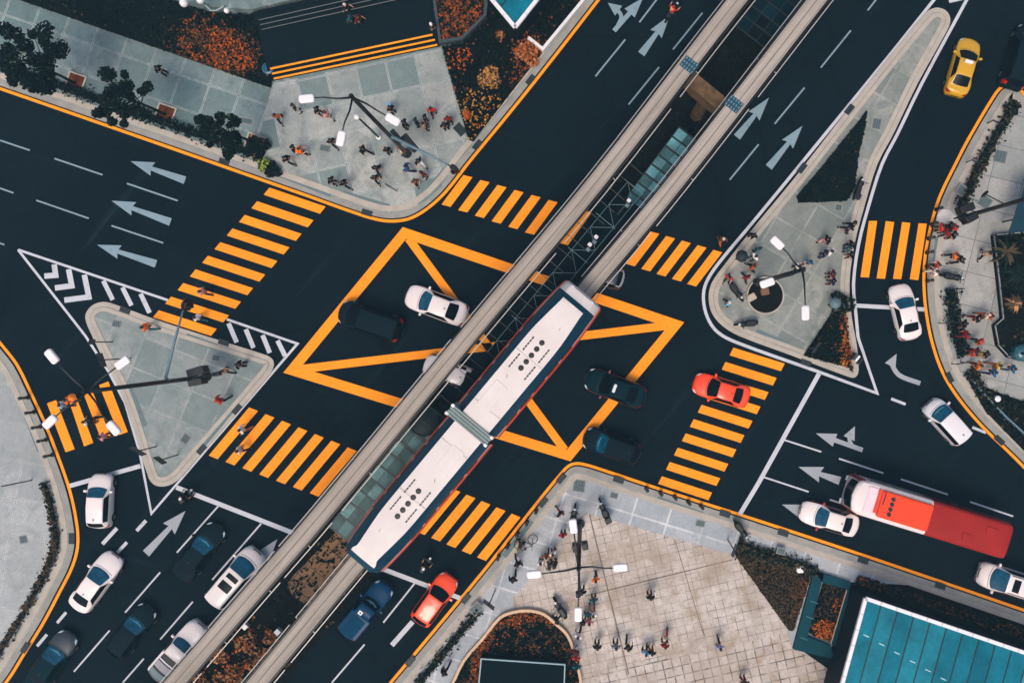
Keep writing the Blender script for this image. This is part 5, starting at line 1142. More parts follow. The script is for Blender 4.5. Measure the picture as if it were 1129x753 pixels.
car('white_pickup', 'pickup', 196, 719, (52, -60), 5.2, 1.86, cw, 'white pickup truck with covered load bed at the bottom edge', extras=[('panel', 'bed_liner', .60, .965, 1.8, M['black']), ('panel', 'bed_bar', .69, .71, 1.8, M['white_metal'], .03), ('panel', 'bed_panel', .73, .83, 1.7, pm('bed_grey', C(160, 156, 160), .6, .1, 2), .03), ('panel', 'bed_panel', .865, .95, 1.7, pm('bed_teal', C(110, 130, 134), .6, .1, 2), .03)], cat='pickup')
car('blue_pickup', 'pickup', 403, 673, (48, -58), 4.9, 1.7, cb, 'blue pickup truck beside the right beam at the bottom', M['dark_glass'], extras=[('panel', 'bed_cover', .62, .95, 1.5, pm('blue_cover', C(4, 66, 92), .7, .14, 1.2, spec=.04)), ('sticker', .5, .6), ('dash',)], cat='pickup')
car('orange_hatchback', 'hatch', 478.5, 662, (36, -50), 4.2, 1.76, cr2, 'orange hatchback at the stop line next to the lower walkway', M['dark_glass'], extras=[AE])
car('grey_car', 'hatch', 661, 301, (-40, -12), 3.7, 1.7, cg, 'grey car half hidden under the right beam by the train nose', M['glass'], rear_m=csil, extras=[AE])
car('dark_car', 'mpv', 1127, 62, (18, -58), 4.9, 1.84, ck, 'black car cut off by the upper right edge', M['dark_glass'], extras=[AE, ('dash',)])
# ---- the bus
def bus():
    a, b = P(940, 545.2, 3.1), P(1114, 598.5, 3.1); d = a - b; L = d.length; c = (a + b) / 2; root = thing('bus', 'long bus with white front, orange roof unit and dark red rear', 'bus', (c.x, c.y, 0), math.atan2(d.y, d.x))
    Wd = 2.55; hw = Wd / 2; h = L / 2; red = pm('bus_red', C(146, 44, 46), .5, .16, .8, spec=.15); org = pm('bus_orange', C(226, 66, 38), .5, .08, 1.5, spec=.3)
    wh = pm('bus_white', C(214, 202, 200), .4, .05, .8, spec=.4); pk = pm('bus_pink', C(226, 196, 204), .4, .05, .8)
    xs = [h, h - .03, h - .12, h - .3, h - .8, h - 1.5, h - 3.4, h - 3.42, h - 5.6, h - 5.62, -h + .6, -h + .2, -h + .06, -h]; mb = MB(); n = None
    for x in xs:
        e, r = h - x, x + h; f = catr([(0, .84), (.03, .89), (.12, .95), (.3, .985), (.8, 1), (99, 1)], e) * catr([(0, .9), (.06, .95), (.2, .99), (.6, 1), (99, 1)], r); zt = 3.15 * catr([(0, .94), (.03, .96), (.12, .98), (.3, .995), (.8, 1), (99, 1)], e) * catr([(0, .95), (.2, .99), (.6, 1), (99, 1)], r)
        bw = .45 * catr([(0, 1), (1.5, 1), (3, 0), (99, 0)], e)
        sec = [(0, zt), (hw * .5, zt - .01), (hw * .84 * f, zt - .05), (hw * .95 * f, zt - .17), (hw * f, zt - .5), (hw * f, 1.2), (hw * f, .9), (hw * .98 * f, .35)]
        ring = [(x - bw * (p[0] / hw)**2, -p[0], p[1]) for p in sec[::-1][:-1]] + [(x - bw * (p[0] / hw)**2, p[0], p[1]) for p in sec]; n = len(ring); mb.v += ring
    for i in range(len(xs) - 1):
        e = h - (xs[i] + xs[i + 1]) / 2
        for j in range(n - 1):
            mb.f.append((i * n + j, (i + 1) * n + j, (i + 1) * n + j + 1, i * n + j + 1)); bnd = min(abs(j - 7), abs(j - 6)); m = 1 if e > 5.6 else 0
            if e < .3: m = 1 if bnd >= 3 else 0
            if .3 < e < 5.6 and bnd >= 3: m = 0
            mb.m.append(m)
    mb.f += [tuple(range(n)), tuple(range((len(xs) - 1) * n + n - 1, (len(xs) - 1) * n - 1, -1))]; mb.m += [0, 1]
    mb.build('body', [wh, red], root, True, math.radians(35))
    mb = MB(); g = []
    for i in range(9):
        y = -hw * .76 + hw * 1.52 * i / 8; k = .45 * (y / hw)**2; g += [(h + .03 - k, y, 1.5), (h + .015 - k, y, 2.82)]
    mb.add(g, [(2 * i, 2 * i + 2, 2 * i + 3, 2 * i + 1) for i in range(8)]); mb.build('windshield', [M['dark_glass']], root)
    mb = MB(); mb.rbox((h - 3.75, 0, 3.26), (3.7, 1.9, .24), .14); mb.build('roof_unit', [org], root)
    mb = MB(); mb.box((h - 1.8, -.1, 3.2), (.25, 1.7, .12)); mb.build('unit_fairing', [pm('unit_fairing', C(206, 60, 42), .5, .1, 2)], root)
    mb = MB(); mb.box((h - 2.1, -.4, 3.385), (.08, .9, .02)); mb.build('unit_slot', [M['black']], root)
    for k in range(4): mb = MB(); mb.lathe([(.15, 0), (.15, .05), (.1, .06), (.02, .03)], (h - 2.7, .55 - .36 * k, 3.37), 16); mb.build('roof_fan', [M['black']], root)
    mb = MB(); mb.rbox((h - 1.3, 0, 3.17), (.7, 1.9, .04), .1); mb.build('roof_panel', [pk], root)
    for s in (1, -1):
        for k in range(7):
            mb = MB(); mb.box((h - 1.9 - 1.55 * k, s * (hw + .006), 2.1), (1.4, .02, .85)); mb.build('side_window', [M['dark_glass']], root)
        mb = MB(); mb.tube([(h - .2, s * hw * .8, 2.8), (h + .1, s * (hw + .12), 2.75)], .03, 6); mb.rbox((h + .12, s * (hw + .16), 2.5), (.1, .2, .42), .04); mb.build('side_mirror', [M['black']], root)
        mb = MB(); mb.rbox((h - .12, s * .85, .8), (.1, .35, .2), .04); mb.build('headlight', [M['headlight']], root)
        mb = MB(); mb.box((-h - .005, s * .95, 1.0), (.03, .2, .5)); mb.build('taillight', [M['taillight']], root)
        for x in (h - 2.6, -h + 3.2):
            ctr = (x, s * (hw - .12), .48); R = Matrix.Rotation(math.pi / 2, 3, 'X'); mb = MB(); mb.lathe([(.28, -.14), (.47, -.14), (.48, 0), (.47, .14), (.28, .14)], ctr, 20, 0, R); w = mb.build('wheel', [M['tyre']], root, True, .6); mb = MB(); mb.lathe([(.02, -.15), (.28, -.14), (.28, .14), (.02, .15)], ctr, 12, 0, R); mb.build('rim', [M['rim']], w)
    for k, (x, y) in enumerate(((-1.5, .5), (-3.0, -.4))): mb = MB(); mb.rbox((x - 1.2, y, 3.17), (.7, .55, .05), .06); mb.build('roof_hatch', [red], root)
bus()
# ---- two-wheelers
def motorbike(px, py, d, label, c=None, box=False, z=0.0):
    p = P2(px, py); root = thing('motorbike', label, 'motorbike', (p.x, p.y, z), ang(*d)); c = c or M['black']; R = Matrix.Rotation(math.pi / 2, 3, 'X')
    for x in (.62, -.62):
        mb = MB(); mb.lathe([(.2, -.05), (.28, -.055), (.3, 0), (.28, .055), (.2, .05)], (x, 0, .3), 18, 0, R); w = mb.build('wheel', [M['tyre']], root, True); mb = MB(); mb.lathe([(.02, -.03), (.2, -.02), (.2, .02), (.02, .03)], (x, 0, .3), 12, 0, R); mb.build('rim', [M['rim']], w)
    mb = MB()
    secs = [(.5, .1, .55, .8), (.35, .26, .42, .95), (.1, .2, .36, .66), (-.15, .25, .38, .74), (-.5, .26, .46, .78), (-.82, .13, .6, .76)]; n = 8
    for x, w, z0, z1 in secs: mb.v += [(x, w * math.cos(6.283 * k / n), (z0 + z1) / 2 + (z1 - z0) / 2 * math.sin(6.283 * k / n)) for k in range(n)]
    mb.f = [(i * n + k, i * n + (k + 1) % n, (i + 1) * n + (k + 1) % n, (i + 1) * n + k) for i in range(5) for k in range(n)] + [tuple(range(n)), tuple(range(6 * n - 1, 5 * n - 1, -1))]; mb.m = [0] * len(mb.f); mb.build('body', [c], root, True)
    mb = MB(); mb.rbox((-.32, 0, .81), (.72, .36, .12), .1); mb.build('seat', [M['black']], root)
    mb = MB(); mb.tube([(.62, 0, .3), (.45, 0, .95)], .035, 6); mb.build('fork', [M['grey_metal']], root)
    mb = MB(); mb.tube([(.32, .36, 1.0), (.42, .12, .98), (.42, -.12, .98), (.32, -.36, 1.0)], .022, 6); mb.build('handlebar', [M['dark_metal']], root)
    mb = MB(); mb.rbox((.56, 0, .82), (.14, .18, .16), .06); mb.build('headlight', [M['headlight']], root)
    for s in (1, -1): mb = MB(); mb.tube([(.4, s * .22, 1.0), (.36, s * .34, 1.14)], .01, 4); mb.rbox((.36, s * .36, 1.16), (.03, .12, .07), .02); mb.build('mirror', [M['black']], root)
    if box: mb = MB(); mb.rbox((-.74, 0, .98), (.42, .46, .34), .06); mb.build('top_box', [M['black']], root)
    return root
motorbike(740.5, 16, (30, -42), 'dark motorbike with red-clad rider riding in the top road')
motorbike(472, 619, (20, -30), 'dark motorbike with white glints crossing ahead of the orange hatchback')
motorbike(211, 544, (20, -22), 'dark motorbike waiting at the left stop line')
motorbike(632.5, 567, (3, -20), 'black motorbike parked upright at the top of the lower walkway', box=True, z=.113)
motorbike(665.5, 560, (-8, -18), 'black motorbike parked right of the plaza tip', box=True, z=.113)
motorbike(943.5, 209, (8, -22), 'dark motorbike parked beside the triangular bed', box=True, z=.113)
motorbike(810, 322, (12, 16), 'dark motorbike among the crowd left of the round planter', z=.113)
motorbike(821, 357, (-16, 2), 'dark motorbike lying low below the round planter', z=.113)
motorbike(1046, 306, (10, 2), 'dark motorbike on the right pavement corner below the crosswalk', z=.113)
motorbike(617.5, 667, (-8, -12), 'dark motorbike beside the curved rim wall', z=.113)
motorbike(815.5, 582, (6, 8), 'dark motorbike parked at the start of the lower right hedge', z=.113)
def trishaw():
    p = P2(580, 595); root = thing('bicycle', 'bicycle with large thin wheels beside the plaza bollards', 'bicycle', (p.x, p.y, .113), ang(14, -5))
    tilt = Matrix.Rotation(math.radians(50), 3, 'X')
    for x in (.55, -.5):
        mb = MB(); k = 24; mb.tube([Vector((x, 0, .42)) + tilt @ Vector((.36 * math.cos(6.283 * i / k), 0, .36 * math.sin(6.283 * i / k))) for i in range(k + 1)], .028, 6); w = mb.build('wheel', [M['tyre']], root)
        mb = MB()
        for i in range(8): mb.tube([Vector((x, 0, .42)), Vector((x, 0, .42)) + tilt @ Vector((.35 * math.cos(.785 * i), 0, .35 * math.sin(.785 * i)))], .006, 4)
        mb.build('spoke', [M['rim']], w)
    T = lambda x, z: Vector((x, 0, .42)) + tilt @ Vector((0, 0, z))
    mb = MB()
    for a, b in ((T(-.5, 0), T(-.08, -.05)), (T(-.08, -.05), T(-.15, .5)), (T(-.15, .5), T(-.5, 0)), (T(-.08, -.05), T(.4, .45)), (T(-.15, .45), T(.4, .5)), (T(.55, 0), T(.38, .55))): mb.tube([a, b], .025, 6)
    mb.build('frame', [M['dark_metal']], root); mb = MB(); mb.rbox(T(-.17, .56), (.26, .16, .07), .05); mb.build('saddle', [M['black']], root); mb = MB(); h_ = T(.36, .62); mb.tube([h_ + Vector((-.1, .26, 0)), h_, h_ + Vector((-.1, -.26, 0))], .018, 6); mb.build('handlebar', [M['black']], root); mb = MB(); mb.rbox(T(-.55, .5), (.4, .32, .25), .04); mb.build('basket', [M['dark_metal']], root)
trishaw()
# ============================================================ people
def skin(verts, edges, radii, sub=1, root=0):
    me = bpy.data.meshes.new('tmp'); me.from_pydata(verts, edges, []); o = bpy.data.objects.new('tmp', me); col.objects.link(o)
    m = o.modifiers.new('s', 'SKIN'); m.use_smooth_shade = True
    for i, r in enumerate(radii):
        r = r if isinstance(r, tuple) else (r, r); me.skin_vertices[0].data[i].radius = r
    me.skin_vertices[0].data[root].use_root = True
    s = o.modifiers.new('u', 'SUBSURF'); s.levels = sub; s.render_levels = sub
    dg = bpy.context.evaluated_depsgraph_get(); ev = o.evaluated_get(dg); nm = bpy.data.meshes.new_from_object(ev)
    V = [tuple(v.co) for v in nm.vertices]; F = [tuple(p.vertices) for p in nm.polygons]
    bpy.data.objects.remove(o); bpy.data.meshes.remove(me); bpy.data.meshes.remove(nm); return V, F
def mirror_x(p): return (-p[0], p[1], p[2])
POSES = {}
def pose(name, L_arm, R_arm, L_leg, R_leg, z=0.0, lean=0.0):
    """arms: elbow, wrist; legs: knee, ankle. Facing +Y, right side at -x."""
    hipz = .90 + z; ly = lean
    J = dict(pel=(0, 0, .96 + z), waist=(0, ly * .3, 1.12 + z), chest=(0, ly * .7, 1.30 + z), neck=(0, ly, 1.45 + z), jaw=(0, ly + .035, 1.535 + z), head=(0, ly + .02, 1.61 + z), crown=(0, ly + .005, 1.675 + z), nose=(0, ly + .135, 1.575 + z))
    names = list(J); V = [J[k] for k in names]; r = [(.15, .11), (.13, .10), (.155, .105), .056, (.062, .072), (.078, .098), (.066, .08), .014]
    E = [(0, 1), (1, 2), (2, 3), (3, 4), (4, 5), (5, 6), (5, 7)]; hands = []
    def add(p, rad, par):
        V.append(p); r.append(rad); E.append((par, len(V) - 1)); return len(V) - 1
    clo = {'shirt': ([J['pel'], J['waist'], J['chest'], (0, ly, 1.42 + z)], [(0, 1), (1, 2), (2, 3)], [(.185, .14), (.16, .125), (.185, .135), .075]), 'trousers': ([(0, 0, .99 + z), (0, 0, .90 + z)], [(0, 1)], [(.165, .125), (.16, .125)])}
    feet = []
    for sx, (el, wr) in ((1, L_arm), (-1, R_arm)):
        sh = (sx * .185, ly * .9, 1.39 + z); a = add(sh, .062, 2); b = add(el, .045, a); c = add(wr, .03, b)
        d = (Vector(wr) - Vector(el)).normalized(); pm_ = Vector(wr) + d * .07; p = add(tuple(pm_), (.036, .022), c); hands.append((pm_, d, sx))
        cv, ce, cr2 = clo['shirt']; i = len(cv); mid = tuple(Vector(el).lerp(Vector(wr), .12)); cv += [sh, el, mid]; cr2 += [.088, .068, .064]; ce += [(2, i), (i, i + 1), (i + 1, i + 2)]
    for sx, (kn, an) in ((1, L_leg), (-1, R_leg)):
        hp = (sx * .095, 0, .86 + z); a = add(hp, .088, 0); b = add(kn, .058, a); c = add(an, .038, b); t = add((an[0], an[1] + .13, max(an[2] - .05, .035)), .034, c); feet.append(an)
        cv, ce, cr2 = clo['trousers']; i = len(cv); cv += [hp, kn, tuple(Vector(an) + Vector((0, 0, .05)))]; cr2 += [.112, .08, .072]; ce += [(1, i), (i, i + 1), (i + 1, i + 2)]
    bv, bf = skin(V, E, r, 1)
    mb = MB(); mb.add(bv, bf, 0)
    for h, d, sx in hands:
        s = d.cross(Vector((sx, 0, 0))); s = s.normalized() if s.length > .1 else Vector((0, 1, 0)); pal = d.cross(s)
        for k in range(4):
            o = h + s * (.03 - .02 * k); l = (.07, .08, .076, .058)[k]; mb.tube([o, o + d * l * .55 - pal * sx * .006, o + d * l - pal * sx * .03], [.009, .008, .006], 5, 0)
        mb.tube([h - d * .04 + s * .03, h + s * .062, h + d * .035 + s * .06], [.011, .009, .007], 5, 0)
    for sx in (1, -1):
        hd = Vector(J['head']); mb.lathe([(.012, -.006), (.014, 0), (.005, .006)], hd + Vector((sx * .034, .094, .0)), 6, 1, Matrix.Rotation(math.pi / 2, 3, 'X')); mb.rbox(hd + Vector((sx * .082, -.005, -.02)), (.02, .045, .06), .012, 0, 0)
    mb.box(Vector(J['jaw']) + Vector((0, .07, .005)), (.05, .012, .01), 0, 1)
    out = {'body': mb}
    for k in ('shirt', 'trousers'): q = MB(); v, f = skin(*clo[k], 1); q.add(v, f); out[k] = q
    q = MB(); hd = Vector(J['head']) + Vector((0, -.015, .012)); n = 14; rings = [(-70 + 20 * i) for i in range(9)]
    for a in rings:
        for k in range(n):
            th = 6.283 * k / n; cx, sx_ = math.cos(math.radians(a)), math.sin(math.radians(a)); front = max(0, math.sin(th)); aa = math.radians(max(a, 22 * front + a * (1 - front) * 1.0 if a < 25 else a)); q.v.append(tuple(hd + Vector((.1 * math.cos(aa) * math.cos(th), .122 * math.cos(aa) * math.sin(th), .105 * math.sin(aa)))))
    q.v.append(tuple(hd + Vector((0, 0, .108)))); m_ = len(rings)
    q.f = [(i * n + k, i * n + (k + 1) % n, (i + 1) * n + (k + 1) % n, (i + 1) * n + k) for i in range(m_ - 1) for k in range(n)] + [((m_ - 1) * n + k, (m_ - 1) * n + (k + 1) % n, m_ * n) for k in range(n)]; q.m = [0] * len(q.f); out['hair'] = q
    for i, an in enumerate(feet):
        q = MB(); q.rbox((an[0], an[1] + .05, max(an[2] - .05, .045)), (.1, .27, .09), .045); out['shoe%d' % i] = q
    POSES[name] = {}
    for k, q in out.items():
        nm = 'shoe' if k.startswith('shoe') else k; o = q.build('person' if k == 'body' else nm, [M['tyre'], M['black']] if k == 'body' else [M['tyre']], None, True); POSES[name][k] = o.data; bpy.data.objects.remove(o)
pose('stand', ((.25, -.03, 1.13), (.27, .05, .89)), ((-.25, -.03, 1.13), (-.26, .06, .89)), ((.11, .02, .5), (.12, 0, .1)), ((-.11, .02, .5), (-.13, .0, .1)))
pose('walk', ((.24, -.13, 1.14), (.25, -.16, .9)), ((-.24, .08, 1.14), (-.23, .27, .98)), ((.1, .2, .52), (.1, .30, .12)), ((-.1, .02, .5), (-.1, -.33, .16)), 0, .03)
pose('stride', ((.24, .12, 1.15), (.2, .32, 1.02)), ((-.25, -.12, 1.13), (-.26, -.22, .91)), ((.1, .03, .5), (.1, -.38, .18)), ((-.1, .22, .52), (-.1, .38, .12)), -.02, .05)
pose('phone', ((.25, -.01, 1.13), (.27, .06, .89)), ((-.24, .08, 1.12), (-.09, .32, 1.24)), ((.11, .03, .5), (.12, .02, .1)), ((-.11, .0, .5), (-.12, -.03, .1)), 0, .02)
pose('carry', ((.26, .06, 1.13), (.16, .3, 1.12)), ((-.26, .06, 1.13), (-.16, .3, 1.12)), ((.1, .14, .51), (.1, .16, .11)), ((-.1, .0, .5), (-.1, -.18, .12)), 0, .02)
pose('umbrella', ((.25, -.03, 1.13), (.26, .08, .9)), ((-.26, .06, 1.16), (-.13, .2, 1.36)), ((.1, .12, .51), (.1, .16, .11)), ((-.1, .0, .5), (-.1, -.2, .12)))
pose('ride', ((.3, .24, 1.02), (.33, .5, .98)), ((-.3, .24, 1.02), (-.33, .5, .98)), ((.24, .38, .62), (.22, .22, .22)), ((-.24, .38, .62), (-.22, .22, .22)), -.12, .12)
cl_cache = {}
PAL = {'black': (26, 38, 46), 'dark': (36, 48, 56), 'charcoal': (52, 60, 66), 'grey': (120, 126, 130), 'white': (226, 222, 220), 'cream': (206, 190, 168), 'red': (190, 52, 46), 'crimson': (140, 36, 48), 'maroon': (96, 36, 44), 'orange': (228, 112, 40), 'rust': (164, 84, 56), 'yellow': (222, 168, 60), 'pink': (206, 140, 140), 'blue': (30, 92, 140), 'sky': (110, 170, 205), 'navy': (24, 46, 84), 'teal': (24, 92, 100), 'brown': (92, 66, 54), 'lavender': (150, 152, 190), 'tan': (168, 134, 106), 'denim': (52, 76, 104), 'khaki': (122, 112, 92), 'green': (66, 110, 88)}
def cloth(k): return pm('cloth_' + k, C(*PAL[k]), .9, .14, 7, spec=.15)
SK = [pm('skin_tan', C(176, 126, 98), .6, .06, 6, spec=.3), pm('skin_brown', C(128, 88, 68), .6, .06, 6, spec=.3), pm('skin_light', C(204, 156, 128), .6, .06, 6, spec=.3)]
HR = {'b': pm('hair_black', C(20, 26, 30), .6, .2, 12), 'n': pm('hair_brown', C(56, 42, 36), .7, .2, 12), 'w': pm('cap_white', C(220, 216, 212), .8, .05, 12), 'd': pm('headscarf_dark', C(40, 48, 58), .9, .1, 8), 'r': pm('cap_red', C(170, 46, 42), .8, .1, 8), 'p': pm('headscarf_pale', C(196, 170, 160), .9, .08, 8)}
prng = random.Random(3)
def person(px, py, face, pz, top, bot, hair, label, group, z=.113, sc_=None):
    p = P(px, py, 1.15); PM = POSES[pz]; s = sc_ or prng.uniform(.98, 1.1)
    def mk(nm, key, mat, par=None):
        o = bpy.data.objects.new(nm, PM[key]); col.objects.link(o)
        o.material_slots[0].link = 'OBJECT'; o.material_slots[0].material = mat
        if par: o.parent = par
        return o
    o = mk('person', 'body', prng.choice(SK)); tag(o, label, 'person', group); o.location = (p.x, p.y, z); o.rotation_euler = (0, 0, math.radians(face)); o.scale = (s * 1.05, s * 1.05, s)
    mk('shirt', 'shirt', cloth(top), o); mk('trousers', 'trousers', cloth(bot), o); mk('hair', 'hair', HR[hair], o)
    for k in ('shoe0', 'shoe1'): mk('shoe', k, M['tyre'], o)
    return o
def umbrella(px, py, r, c, label, z=2.05):
    p = P(px, py, z); e = thing('umbrella', label, 'umbrella', (p.x, p.y, z)); n = 8; mb = MB(); pr = [(.02, .02), (r * .5, -.06), (r * .85, -.2), (r, -.32)]; vs = []
    for q, (rr, zz) in enumerate(pr): vs += [(rr * math.cos(6.283 * k / 16) * (1 if k % 2 == 0 else .95), rr * math.sin(6.283 * k / 16) * (1 if k % 2 == 0 else .95), zz) for k in range(16)]
    mb.add(vs, [(i * 16 + k, i * 16 + (k + 1) % 16, (i + 1) * 16 + (k + 1) % 16, (i + 1) * 16 + k) for i in range(3) for k in range(16)] + [tuple(range(16))]); mb.build('canopy', [pm('umbrella_' + label[:6], C(*c), .7, .12, 2)], e)
    mb = MB(); mb.tube([(0, 0, .1), (0, 0, -.75)], .015, 6); mb.build('shaft', [M['dark_metal']], e)
    mb = MB()
    for k in range(8): mb.tube([(0, 0, -.02), (r * .5 * math.cos(.785 * k), r * .5 * math.sin(.785 * k), -.1), (r * math.cos(.785 * k), r * math.sin(.785 * k), -.34)], .008, 4)
    mb.build('rib', [M['dark_metal']], e); return e
def pack(px, py, face, c, label, name='backpack', z=1.32, back=.2):
    p = P(px, py, 1.15); a = math.radians(face); mb = MB(); mb.rbox((0, 0, 0), (.34, .2, .44), .07); mb.tube([(-.1, .1, .15), (-.1, .2, .2)], .02, 5); o = mb.build(name, [cloth(c)]); o.location = (p.x + math.sin(a) * (back), p.y - math.cos(a) * (back), z); o.rotation_euler = (0, 0, a); tag(o, label, name.replace('_', ' ')); return o
G1, G2, G3, G4, G5, G6 = 'pedestrians on the upper left pavement', 'pedestrians on the teardrop island', 'pedestrians on the right pavement', 'pedestrians around the lower plaza', 'pedestrians on the left crosswalks and island', 'riders on motorbikes'
